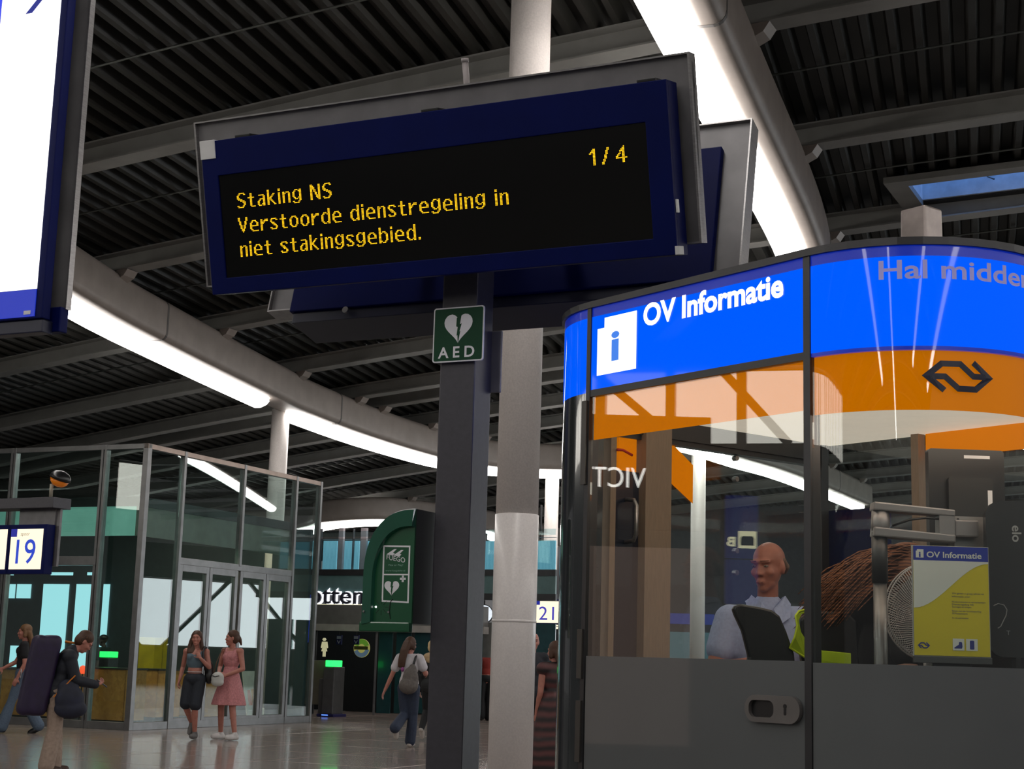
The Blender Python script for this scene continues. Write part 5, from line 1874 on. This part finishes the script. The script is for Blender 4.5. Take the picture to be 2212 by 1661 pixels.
ellipsoid(b, (-.06, -.17, 1.17), (.03, .025, .035), None, 10)
b.build('pink_tag', mat('magenta_cloth', (.25, .05, .2), .7), bp, True)

# --- hidden blonde person beside her
g6 = atz(917, 1604, 0)
p6 = Person('person', 'blonde person in dark jacket and black trousers half hidden by the charcoal post', (g6.x + .05, g6.y + .6, 0), math.radians(-10), .97,
            dict(kl=(-.08, .06, .50), al=(-.10, -.22, .20)), skin=SKIN2, toe=((0, .4, -.9), (0, 1)))
p6.cloth('jacket', mat('dark_cloth', (.012, .013, .014), .8), lambda b: (p6.torso(b, .028, True, True), [p6.arm(b, q, .022, 2) for q in 'lr']))
p6.cloth('hood', mat('cream_hood', (.5, .36, .2), .85), lambda b: (ellipsoid(b, (0, -.07, 1.38), (.14, .085, .07)), ellipsoid(b, (0, -.09, 1.33), (.10, .06, .07))))
p6.cloth('trousers', mat('black_trouser', (.004, .004, .005), .8), lambda b: trousers(p6, b, .015, .0))
p6.hair(HAIRY, short=True)
p6.shoes(mat('offwhite_sneaker', (.45, .41, .37), .6))
# --- person in red top far away
g7 = atz(1046, 1556, 0)
p7 = Person('person', 'person in a red top and black trousers far behind the gap beside the white column', (g7.x, g7.y, 0), math.radians(20), 1.0, skin=SKIN3, voxel=.012)
p7.cloth('top', mat('red_cotton', (.30, .03, .02), .8), lambda b: p7.torso(b, .016, True, False), .012)
p7.cloth('trousers', mat('black_trouser', (.004, .004, .005), .8), lambda b: trousers(p7, b, .03, .03), .012)
p7.hair(HAIRB, short=True)
p7.shoes(BLACK)
# --- bald man and woman in patterned dress beside the column
g8 = aty(1157, 1400, 21.0)
p8 = Person('person', 'balding man in dark clothes partly hidden behind the thick white column', (g8.x - .04, 21.0, 0), math.radians(-160), 1.02, dict(), look=(.2, 1, 0), skin=SKIN3, female=False, voxel=.011)
p8.cloth('shirt', mat('dark_shirt', (.012, .014, .02), .8), lambda b: (p8.torso(b, .02, True, True), [p8.arm(b, q, .02, 2) for q in 'lr']), .012)
p8.cloth('trousers', mat('black_trouser', (.004, .004, .005), .8), lambda b: trousers(p8, b, .02, .02), .012)
b = MB()
p8.shoes(BLACK)
face(p8.P, p8.root)
g9 = aty(1188, 1430, 17.5)
p9 = Person('person', 'dark haired woman in a dark red patterned dress between column and kiosk', (g9.x + .06, 17.5, 0), math.radians(25), .93, dict(), look=(-.3, 1, 0), skin=SKIN3, voxel=.011)
DR = striped('patterned_dress', (.010, .006, .007), (.10, .03, .03), 2, 3)
p9.cloth('dress', DR, lambda b: (p9.torso(b, .03, True, True), capsule(b, (0, 0, .9), (0, 0, .45), .19, .26), capsule(b, (0, 0, .45), (0, 0, .2), .26, .27)), .012)
p9.hair(HAIRB, pts=[(0, -.08, -.02), (0, -.1, -.1)])
p9.shoes(BLACK)
# --- shop assistant with a cap inside the pavilion
g10 = aty(222, 1420, 32.4)
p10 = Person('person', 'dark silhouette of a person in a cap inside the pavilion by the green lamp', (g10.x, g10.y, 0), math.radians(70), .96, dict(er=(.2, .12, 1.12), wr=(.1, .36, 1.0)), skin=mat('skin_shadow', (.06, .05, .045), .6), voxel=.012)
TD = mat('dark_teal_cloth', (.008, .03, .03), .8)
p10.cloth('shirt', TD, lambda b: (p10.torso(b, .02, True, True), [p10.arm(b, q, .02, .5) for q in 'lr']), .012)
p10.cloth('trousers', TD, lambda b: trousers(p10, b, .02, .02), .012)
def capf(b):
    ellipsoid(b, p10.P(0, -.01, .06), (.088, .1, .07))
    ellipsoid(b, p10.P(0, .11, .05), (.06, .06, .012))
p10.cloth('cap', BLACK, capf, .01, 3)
p10.shoes(BLACK)

# ================================================================== INSIDE THE KIOSK
# side wall panel with door handle
sidebox('side_panel', 1319, 1371, 0, side_m(1345, 1018)[1], mat('panel_navy', (.006, .009, .022), .25, coat=.3), -R1 - .005, -R1 + .02)
sidebox('side_panel', 1326, 1365, side_m(1345, 1018)[1], 2.3, ORANGE, -R1 - .005, -R1 + .02)
hm = side_m(1345, 1120)[0]
b = MB()
zt1, zb1 = side_m(1350, 1080)[1], side_m(1350, 1172)[1]
b.tube([(-R1 + .02, hm, zt1), (-R1 + .07, hm, zt1 - .005), (-R1 + .085, hm, zt1 - .03), (-R1 + .085, hm, zb1 + .03), (-R1 + .07, hm, zb1 + .005), (-R1 + .02, hm, zb1)], .009, 10)
b.build('door_handle', STEEL, kio, True)
b = MB()
q0, q1 = side_m(1312, 972), side_m(1352, 985)
b.tube([(-R1 + .04, q0[0] + .02, q0[1]), (-R1 + .04, (q0[0] + q1[0]) / 2, q0[1] + .002), (-R1 + .04, q1[0], q1[1])], .006, 8)
b.build('red_cord', mat('red_cord', (.6, .03, .02), .5), kio, True)
for (px, py) in ((1590, 990), (1590, 1035), (1590, 1190), (1590, 1237)):
    m_, z_ = side_m(px, py)
    b = MB()
    b.lathe([(.012, -.012), (.012, .012)], 12, (-R1 - .003, m_, z_), Matrix.Rotation(math.pi / 2, 3, 'Y'))
    b.build('glass_fitting', STEEL, kio)

KFL = .28
def kset(name, label, cat, px, py, y, rz=0.0, z=None, group=None):
    p = aty(px, py, y)
    return empty(name, (p.x, p.y, p.z if z is None else z), rz, label, cat, group), p
# ---- poster in its holder
pr, pp = kset('poster_holder', 'yellow OV Informatie poster in an upright holder behind the curved glass', 'poster', 2058, 1417, 5.0, 0.03)
pw, ph_ = .1215, .347
Zd = 1.06 - pp.z
box('backing', -pw - .003, pw + .003, .004, .012, -.002, ph_ + .002, mat('holder_clear', (.4, .4, .4), .2), pr)
box('foot', -pw - .02, pw + .02, -.03, .10, Zd, Zd + .012, DARKSTEEL, pr, .003)
box('stem', -.06, .06, .012, .03, Zd, .05, DARKSTEEL, pr, .003)
box('lower_lip', -pw - .004, pw + .004, -.006, .012, -.024, -.002, mat('lip_grey', (.06, .06, .06), .4), pr, .002)
POY = mat('poster_yellow', (.62, .50, .015), .5, 0, .04)
POB = mat('poster_blue', (.012, .03, .30), .5, 0, .04)
POW = mat('poster_white', (.66, .66, .60), .5, 0, .04)
box('paper', -pw, pw, .001, .004, 0, ph_, POY, pr)
box('header', -pw, pw, 0, .001, ph_ * .868, ph_, POB, pr)
b = MB()
cur = [(-1 + 2 * t, .43 + .42 * (3 * t * t - 2 * t ** 3) if t < 1 else .85) for t in [k / 16 for k in range(17)]]
b.prism([(x * pw, z * ph_) for x, z in cur] + [(pw, .868 * ph_), (-pw, .868 * ph_)], lambda x, z, d: (x, d, z), .0002, .001)
b.build('white_swoosh', POW, pr)
text('title', 'OV Informatie', POW, lambda x, z, d: (-.078 + x, -.0003, .311 + z), .178, .019, pr, bold=.02)
b = MB()
b.prism([(-.113, .309), (-.088, .309), (-.088, .336), (-.109, .336), (-.109, .331), (-.113, .331)], lambda x, z, d: (x, d, z), -.0006, 0)
b.build('info_square', POW, pr)
text('info_mark', 'i', POB, lambda x, z, d: (-.1035 + x, -.0009, .311 + z), .006, .018, pr, bold=.02)
DT = mat('poster_dark_print', (.05, .06, .12), .5)
for i, (s_, ww) in enumerate((('We geven u graag advies en', .104), ('informatie over:', .06), ('NS-abonnementen en vervoerbewijzen', .108), ('Dienstregeling NS', .07), ('Storingen en vragen', .062), ('Reizen met een functiebeperking', .094), ('NS Reisassistentie', .05), ('In- en uitchecken', .052))):
    z_ = (.196, .186, .169, .161, .153, .140, .132, .118)[i]
    text('small_print', s_, DT, lambda x, z, d, z_=z_: (.001 + x, -.0003, z_ + z), ww, .0055, pr)
emblem(lambda x, z, d: (-.112 + x, -.0003, .022 + z), .040, .018, mat('poster_emblem', (.02, .03, .2), .5), pr)
for x0 in (.001, .044):
    b = MB()
    b.box(x0, x0 + .037, -.0004, 0, .018, .055)
    sq = b.build('pictogram_square', POW, pr)
    b = MB()
    if x0 < .02:
        b.prism([(.006, .024), (.030, .024), (.032, .03), (.031, .043), (.027, .045), (.021, .044), (.02, .036), (.006, .027)], lambda x, z, d: (x, d, z), -.0008, -.0004)
    else:
        b.prism(rrect(.056, .070, .022, .05, .003), lambda x, z, d: (x, d, z), -.0008, -.0004)
    b.build('pictogram', mat('poster_emblem', (.02, .03, .2), .5), sq)
# ---- monitor arm
ma_, mp_ = kset('monitor_mount', 'grey articulated monitor arm on a pole beside the fan', 'monitor arm', 1903, 1420, 5.22, 0.0)
s_ = mp_.y / F * .985
X = lambda px: (px - 1903) * s_
Zp = lambda py: (1420 - py) * s_
ARMM = mat('arm_silver', (.21, .20, .20), .4, .6)
b = MB()
b.tube([(0, 0, 1.06 - mp_.z), (0, 0, Zp(1255))], .0225, 20)
b.build('lower_pole', mat('pole_grey', (.17, .165, .16), .35, .6), ma_, True)
b = MB()
b.tube([(0, 0, Zp(1260)), (0, 0, Zp(1150))], .0265, 20)
b.build('upper_pole', mat('pole_dark', (.03, .03, .03), .4), ma_, True)
b = MB()
b.tube([(X(1906), 0, Zp(1148)), (X(1906), 0, Zp(1138)), (X(1906), 0, Zp(1095))], [.029, .032, .029], 20)
b.build('swivel_barrel', ARMM, ma_, True)
for ya, yb, nm in ((1084, 1103, 'upper_link'), (1139, 1160, 'lower_link')):
    b = MB()
    dz = .020
    b.hexa([(X(1886), -.034, Zp(yb)), (X(2066), -.028, Zp(yb) - dz * .7), (X(2066), .028, Zp(yb) - dz * .7), (X(1886), .034, Zp(yb)),
            (X(1888), -.034, Zp(ya)), (X(2066), -.028, Zp(ya) - dz), (X(2066), .028, Zp(ya) - dz), (X(1888), .034, Zp(ya))])
    b.build(nm, ARMM, ma_, bevel=.005)
b = MB()
b.hexa([(X(2030), -.026, Zp(1154)), (X(2065), -.026, Zp(1158)), (X(2065), .026, Zp(1158)), (X(2030), .026, Zp(1154)), (X(2030), -.026, Zp(1104)), (X(2065), -.026, Zp(1108)), (X(2065), .026, Zp(1108)), (X(2030), .026, Zp(1104))])
b.build('end_block', ARMM, ma_, bevel=.003)
box('wrist_joint', X(2066), X(2118), -.02, .02, Zp(1156), Zp(1118), ARMM, ma_, .006)
b = MB()
b.prism(rrect(X(2072), X(2154), Zp(1188), Zp(1108), .006), lambda x, z, d: (x, d, z), .022, .026)
pl2 = b.build('mount_plate', mat('plate_pale', (.26, .25, .245), .4, .5), ma_)
for px, py in ((2080, 1115), (2147, 1115), (2080, 1181), (2147, 1181)):
    b = MB()
    b.lathe([(.004, 0), (.004, .003)], 10, (X(px), .022, Zp(py)), RX)
    b.build('bolt', BLACK, pl2)
b = MB()
b.tube([(X(1930), -.01, Zp(1135)), (X(1965), -.03, Zp(1122)), (X(2000), -.03, Zp(1117)), (X(2035), -.02, Zp(1118))], .004, 8)
b.build('cable', BLACK, ma_, True)
# ---- monitors
m1, p_ = kset('monitor', 'black monitor seen from behind with white serial stickers above the arm', 'monitor', 2085, 1110, 5.42, 0.05)
k_ = p_.y / F * .985
b = MB()
b.prism(rrect(-80 * k_, 90 * k_, -120 * k_, 143 * k_, .012), lambda x, z, d: (x, d, z), 0, .035)
b.build('rear_shell', BLACK, m1)
b = MB()
b.prism(rrect(-40 * k_, 60 * k_, -80 * k_, 80 * k_, .012), lambda x, z, d: (x, d, z), -.02, 0)
b.build('rear_hump', mat('monitor_black', (.012, .012, .012), .45), m1)
box('serial_sticker', 0, 58 * k_, -.001, 0, 123 * k_, 130 * k_, PRINTW, m1)
box('serial_sticker', 47 * k_, 57 * k_, -.021, -.02, 15 * k_, 52 * k_, PRINTW, m1)
b = MB()
b.tube([(0, .015, -110 * k_), (0, .03, 1.06 - p_.z)], .02, 10)
b.build('stand_neck', BLACK, m1)
b = MB()
b.lathe([(.09, 0), (.09, .012)], 20, (0, .03, 1.06 - p_.z))
b.build('stand_foot', BLACK, m1)
m2, p_ = kset('touch_screen', 'dark touch screen terminal with a pale logo and ear symbol at the right edge', 'terminal', 2195, 1230, 5.12, -0.12)
k_ = p_.y / F * .985
b = MB()
b.prism(rrect(-62 * k_, 120 * k_, -190 * k_, 150 * k_, .05, 8), lambda x, z, d: (x, d, z), 0, .05)
b.build('shell', mat('terminal_black', (.014, .014, .015), .3, coat=.3), m2)
text('logo', 'elo', mat('logo_grey_print', (.3, .3, .3), .5), lambda x, z, d: (-6 * k_ + z, -.0006, 96 * k_ - x), 36 * k_, 20 * k_, m2, bold=.02)
EARM = mat('ear_print', (.22, .22, .22), .5)
b = MB()
ear = [(-42, -128), (-36, -124), (-30, -112), (-24, -100), (-22, -88), (-28, -78), (-40, -75), (-50, -80)]
b.tube([(x * k_, -.001, z * k_) for x, z in ear], .0018, 6)
b.build('ear_symbol', EARM, m2)
text('ear_letter', 'T', EARM, lambda x, z, d: (-24 * k_ + x, -.0006, -142 * k_ + z), 8 * k_, 10 * k_, m2)
b = MB()
b.tube([(0, .025, -188 * k_), (0, .03, 1.06 - p_.z)], .025, 10)
b.build('stand_neck', BLACK, m2)
# ---- fan
fn_, p_ = kset('desk_fan', 'white wire desk fan half hidden by the yellow poster', 'fan', 2017, 1322, 5.36, 0.15)
k_ = p_.y / F * .985
Rf = 106 * k_
WIREW = mat('fan_wire', (.50, .46, .44), .4)
b = MB()
for rr, yy in ((1.0, 0), (1.0, .03), (.35, -.055)):
    b.tube([(Rf * rr * math.cos(a * math.pi / 24), yy, Rf * rr * math.sin(a * math.pi / 24)) for a in range(49)], .003, 6, False)
b.build('guard_ring', WIREW, fn_, True)
b = MB()
for k in range(110):
    a = k * math.pi / 55
    pts = []
    for t in (0.28, .5, .75, .92, 1.0):
        aa = a + (1 - t) * .7
        pts.append((Rf * t * math.cos(aa), -.058 * math.sqrt(max(0, 1 - t * t)) - .0, Rf * t * math.sin(aa)))
    b.tube(pts, .0014, 4, False)
o = b.build('guard_wires', WIREW, fn_)
o['kind'] = 'stuff'
b = MB()
for k in range(110):
    a = k * math.pi / 55
    b.tube([(Rf * t * math.cos(a - (1 - t) * .7), .03 + .05 * math.sqrt(max(0, 1 - t * t)), Rf * t * math.sin(a - (1 - t) * .7)) for t in (.28, .6, .85, 1.0)], .0011, 4, False)
o = b.build('rear_wires', WIREW, fn_)
o['kind'] = 'stuff'
for k in range(5):
    a = k * 2 * math.pi / 5
    b = MB()
    P_ = lambda r_, da, y_: (r_ * math.cos(a + da), y_, r_ * math.sin(a + da))
    b.hexa([P_(.03, -.3, .0), P_(Rf * .88, -.35, -.01), P_(Rf * .88, -.35, -.007), P_(.03, -.3, .003), P_(.03, .3, .02), P_(Rf * .85, .32, .024), P_(Rf * .85, .32, .027), P_(.03, .3, .023)])
    b.build('fan_blade', mat('blade_grey', (.32, .3, .29), .35), fn_)
b = MB()
b.lathe([(.03, -.06), (.05, -.03), (.05, .08), (.03, .11)], 18, (0, 0, 0), RX)
b.build('motor_hub', mat('fan_grey', (.35, .33, .32), .4), fn_, True)
b = MB()
b.tube([(0, .06, 0), (0, .05, 1.06 - p_.z)], .015, 10)
b.build('stem', mat('fan_grey', (.35, .33, .32), .4), fn_, True)
b = MB()
b.lathe([(.09, 0), (.085, .02), (.03, .035)], 24, (0, .05, 1.06 - p_.z))
b.build('foot', mat('fan_grey', (.35, .33, .32), .4), fn_, True)

# ---- seated man
mh = aty(1660, 1232, 6.8)
man = Person('person', 'balding man in light blue short sleeved shirt standing inside the kiosk', (mh.x, mh.y + .02, KFL), math.radians(176), .95,
             dict(head=(0, .03, 1.59), neck=(0, .0, 1.44), sl=(-.172, 0, 1.345), el=(-.245, .05, 1.11), wl=(-.04, .25, 1.14), sr=(.172, 0, 1.345), er=(.245, .05, 1.11), wr=(.04, .26, 1.16)),
             look=(.62, .9, -.12), skin=SKIN3, female=False, voxel=.006, curl=(.8, .8), headk=.95, hands=dict(l=((.95, .1, .1), (0, -1, 0)), r=((-.95, .1, .1), (0, -1, 0))))
SHIRT = mat('light_blue_cotton', (.38, .44, .66), .8, 0, .08, 80)
man.cloth('shirt', SHIRT, lambda b: (man.torso(b, .018, True, True), [man.arm(b, q, .013, .5) for q in 'lr']), .008, 5)
for sd in (-1, 1):
    # collar wing: folded leaf from the neck side to a point on the chest
    pts = [(sd * .062, -.045, 1.305), (sd * .068, .02, 1.31), (sd * .030, .075, 1.275), (sd * .012, .083, 1.25), (sd * .040, .112, 1.185), (sd * .082, .09, 1.215), (sd * .092, .02, 1.275), (sd * .09, -.05, 1.285)]
    pts = [(x, y, z + .075) for x, y, z in pts]
    verts = [V(p) for p in pts] + [V(p) + V((sd * .005, .007, .004)) for p in pts]
    n = len(pts)
    faces = [tuple(range(n)), tuple(n + i for i in reversed(range(n)))] + [(i, (i + 1) % n, n + (i + 1) % n, n + i) for i in range(n)]
    ob('collar_wing', verts, faces, SHIRT, man.root)
for z_ in (1.26, 1.18, 1.10):
    b = MB()
    b.lathe([(.005, -.002), (.005, .002)], 10, (0, .124, z_), RX)
    b.build('button', WHITE, man.root)
b = MB()
b.bar((-.085, .128, 1.14), (-.07, .128, 1.175), .004, .012, (0, 1, 0))
b.bar((-.095, .128, 1.15), (-.06, .128, 1.16), .004, .008, (0, 1, 0))
b.build('chest_logo', mat('logo_navy', (.01, .012, .05), .5), man.root)
def fringe(b):
    P = man.P
    for sd in (-1, 1):
        capsule(b, P(sd * .066, -.03, .03), P(sd * .062, -.06, .0), .014, .016)
        capsule(b, P(sd * .062, -.06, .0), P(sd * .03, -.095, -.02), .018, .02)
    capsule(b, P(-.03, -.095, -.02), P(.03, -.095, -.02), .02, .02)
man.cloth('hair', mat('hair_grey_stubble', (.22, .15, .12), .8), fringe, .006, 3)
face(man.P, man.root, 1.0, (.05, .05, .06), (.33, .16, .115), (.29, .105, .085))
man.cloth('trousers', mat('navy_trouser', (.008, .01, .02), .8), lambda b: trousers(man, b, .018, .02), .012)
man.shoes(BLACK)
# ---- chair backs
def chair(px, y, label, outline_px, m):
    c_ = aty(px, 1420, y)
    r = empty('desk_chair', (c_.x, c_.y, KFL), 0, label, 'chair', 'desk chairs in the kiosk')
    k_ = y / F * .985
    b = MB()
    b.prism([((x - px) * k_, c_.z - KFL + (1420 - y_) * k_) for x, y_ in outline_px], lambda x, z, d: (x, d, z), 0, .05)
    b.build('backrest', m, r, bevel=.008)
    zb = c_.z - KFL
    box('back_bar', -.03, .03, .05, .08, .55, zb + .1, BLACK, r, .005)
    b = MB()
    b.prism(rrect(-.12, .12, .05, .35, .05), lambda x, y_, d: (x, y_, d), .50, .56)
    b.build('seat', BLACK, r)
    b = MB()
    b.tube([(0, .22, .06), (0, .22, .5)], .03, 12)
    b.build('gas_lift', STEEL, r, True)
    for k in range(5):
        a = k * 2 * math.pi / 5
        b = MB()
        b.bar((0, .22, .06), (.11 * math.cos(a), .22 + .11 * math.sin(a), .04), .04, .03)
        b.build('base_arm', BLACK, r)
    return r
chair(1650, 5.72, 'black chair back standing in front of the seated man', [(1600, 1480), (1618, 1420), (1604, 1365), (1587, 1330), (1583, 1318), (1588, 1310), (1600, 1307), (1640, 1312), (1668, 1318), (1685, 1330), (1700, 1365), (1716, 1410), (1722, 1480)], BLACK)
chair(1795, 5.80, 'black chair hung with a yellow vest beside the seated man', [(1740, 1480), (1728, 1400), (1730, 1340), (1750, 1322), (1830, 1320), (1850, 1340), (1856, 1480)], BLACK)
vq = aty(1735, 1420, 5.74)
ve = empty('safety_vest', (vq.x, vq.y, vq.z), 0, 'fluorescent yellow safety vest draped over the chair beside the man', 'vest')
k_ = 5.74 / F * .985
VES = mat('vest_yellow', (.34, .48, .006), .7, 0, .1, 20)
vpts = [(1746, 1316), (1722, 1322), (1714, 1332), (1718, 1352), (1712, 1378), (1702, 1400), (1738, 1420), (1775, 1432), (1840, 1436), (1840, 1408), (1776, 1404), (1750, 1392), (1728, 1366), (1722, 1342), (1730, 1328), (1750, 1322)]
b = MB()
b.prism([((x - 1735) * k_, (1420 - y_) * k_) for x, y_ in vpts], lambda x, z, d: (x, d + .03 * math.sin(x * 40), z), -.012, .012)
b.build('vest_cloth', VES, ve, bevel=.003)
b = MB()
b.tube([((x - 1735) * k_, -.014 + .03 * math.sin((x - 1735) * k_ * 40), (1420 - y_) * k_) for x, y_ in vpts[:8]], .004, 6)
b.build('vest_piping', mat('vest_bright', (.5, .62, .02), .6), ve, True)

# ---- woman with auburn hair
wq = aty(1905, 1215, 5.95)
wo = Person('person', 'woman with wavy auburn hair and black top working inside the kiosk', (wq.x, wq.y, KFL), math.radians(-70), .95,
            dict(chest=(0, .03, 1.2), neck=(0, .07, 1.40), head=(0, .13, 1.52)), look=(0, 1, -.2), skin=SKIN2, voxel=.009)
wo.cloth('top', mat('black_cotton', (.006, .006, .008), .85), lambda b: (wo.torso(b, .016, True, True), [wo.arm(b, q, .016, .5) for q in 'lr']))
wo.cloth('trousers', mat('navy_trouser', (.008, .01, .02), .8), lambda b: trousers(wo, b, .018, .02), .012)
wo.shoes(BLACK)
def mane(b):
    P = wo.P
    ellipsoid(b, P(0, -.02, .045), (.086, .103, .083))
    ellipsoid(b, P(0, -.06, .0), (.088, .078, .088))
    capsule(b, P(0, -.08, .0), P(0, -.16, -.08), .075, .05)
    capsule(b, P(0, -.16, -.08), P(0, -.25, -.14), .05, .02)
wo.cloth('hair', HAIRR, mane, .008, 3)
random.seed(4)
b = MB()
for i in range(420):
    a = random.uniform(-1, 1)
    h0 = random.uniform(-.06, .10)
    pts = []
    ln = random.uniform(.75, 1.12)
    ph0 = random.uniform(0, 6)
    for t in (0, .15, .3, .45, .6, .75, .9, 1.0):
        wv = (.006 + .016 * t) * math.sin(ph0 + t * 8)
        pts.append(wo.P(a * (.075 + .06 * t) + wv, -.06 - .32 * t * ln, h0 * (1 - .5 * t) - .22 * t * t * ln * (1 - .25 * h0 / .1) - .03 * t + wv + .012))
    b.tube(pts, [.003, .0034, .0034, .0034, .003, .003, .0024, .001], 4)
o = b.build('hair_strands', HAIRR, wo.root, True)
o['kind'] = 'stuff'


# ================================================================== SHOP FRONT BESIDE THE VIEWER (mirrored in the kiosk door)
def mirror(p):
    return p - KM * (2 * (p - KL).dot(KM))
vd = 19.0
Pv = CAM + ray(1395, 1054) * (vd / ray(1395, 1054).length)
fnv = lambda x, z, d: mirror(Pv + V((-1, 0, 0)) * x + V((0, d, z)))
cen = mirror(Pv)
shop = empty('clothing_shop', (cen.x, cen.y, 0), 0, 'dark shop front with glowing white letters VICT mirrored in the kiosk door', 'shop')
inv = Matrix.Translation(-V((cen.x, cen.y, 0)))
before = set(bpy.data.objects)
letters('VICT', glow('shop_letters', (1, .96, .9), 9, nee=False), fnv, 115 * vd / F, .26, shop, bold=.0)
def shopbox(name, x0, x1, d0, d1, z0, z1, m):
    b = MB()
    b.hexa([fnv(x, z, d) for z in (z0, z1) for x, d in ((x0, d0), (x1, d0), (x1, d1), (x0, d1))])
    return b.build(name, m, shop)
zf = -Pv.z
shopbox('fascia_board', -.8, 3.5, .05, .2, -.5, .9, mat('shop_black', (.01, .01, .012), .5))
shopbox('window_glow', -.6, .9, .3, .35, zf + .4, -.7, glow('shop_glow', (.9, .62, .5), .5))
shopbox('window_glow', 1.2, 3.2, .3, .35, zf + .4, -.7, glow('shop_glow', (.9, .62, .5), .5))
shopbox('stall_riser', -.8, 3.5, .05, .4, zf, zf + .4, mat('shop_black', (.01, .01, .012), .5))
for o in set(bpy.data.objects) - before:
    o.data.transform(inv)
# ---- navy bus direction sign on the left, mirrored in the kiosk door
vb = 13.0
Pb = CAM + ray(1745, 1310) * (vb / ray(1745, 1310).length)
kb = vb / F
fnb = lambda x, z, d: mirror(Pb + V((-1, 0, 0)) * x + V((0, d, z)))
cen = mirror(Pb)
bus = empty('bus_sign', (cen.x, cen.y, 0), 0, 'navy lit direction sign with letter B mirrored in the kiosk door', 'sign')
inv = Matrix.Translation(-V((cen.x, cen.y, 0)))
before = set(bpy.data.objects)
def busbox(name, px0, px1, py0, py1, d0, d1, m, zlow=None):
    x0, x1 = (1745 - px1) * kb, (1745 - px0) * kb
    z0, z1 = (1310 - py1) * kb, (1310 - py0) * kb
    if zlow is not None: z0 = zlow
    b = MB()
    b.hexa([fnb(x, z, d) for z in (z0, z1) for x, d in ((x0, d0), (x1, d0), (x1, d1), (x0, d1))])
    return b.build(name, m, bus)
NVL = glow('navy_lit', (.012, .02, .17), 2.2, nee=False)
CRL = glow('bus_cream', (1, .95, .6), 4.5, nee=False)
busbox('panel', 1573, 1640, 1080, 1212, 0, .1, NVL)
busbox('panel', 1573, 1640, 1216, 1308, 0, .1, NVL)
busbox('cream_board', 1598, 1636, 1156, 1192, -.01, 0, CRL)
bx = lambda px: (1745 - px) * kb
text('route_letter', 'B', CRL, lambda x, z, d: fnb(bx(1591) + x, (1310 - 1188) * kb + z, -.012), 18 * kb, 20 * kb, bus, bold=.03)
b = MB()
b.prism([(bx(1631), 0), (bx(1602), 0), (bx(1602), .075), (bx(1606), .095), (bx(1628), .095), (bx(1631), .07)], lambda x, z, d: fnb(x, (1310 - 1186) * kb + z * .8, d), -.013, -.011)
b.build('bus_pictogram', mat('bus_navy', (.01, .015, .1), .5), bus)
busbox('leg', 1600, 1612, 1300, 1308, .02, .08, DARKSTEEL, -Pb.z)
for o in set(bpy.data.objects) - before:
    o.data.transform(inv)
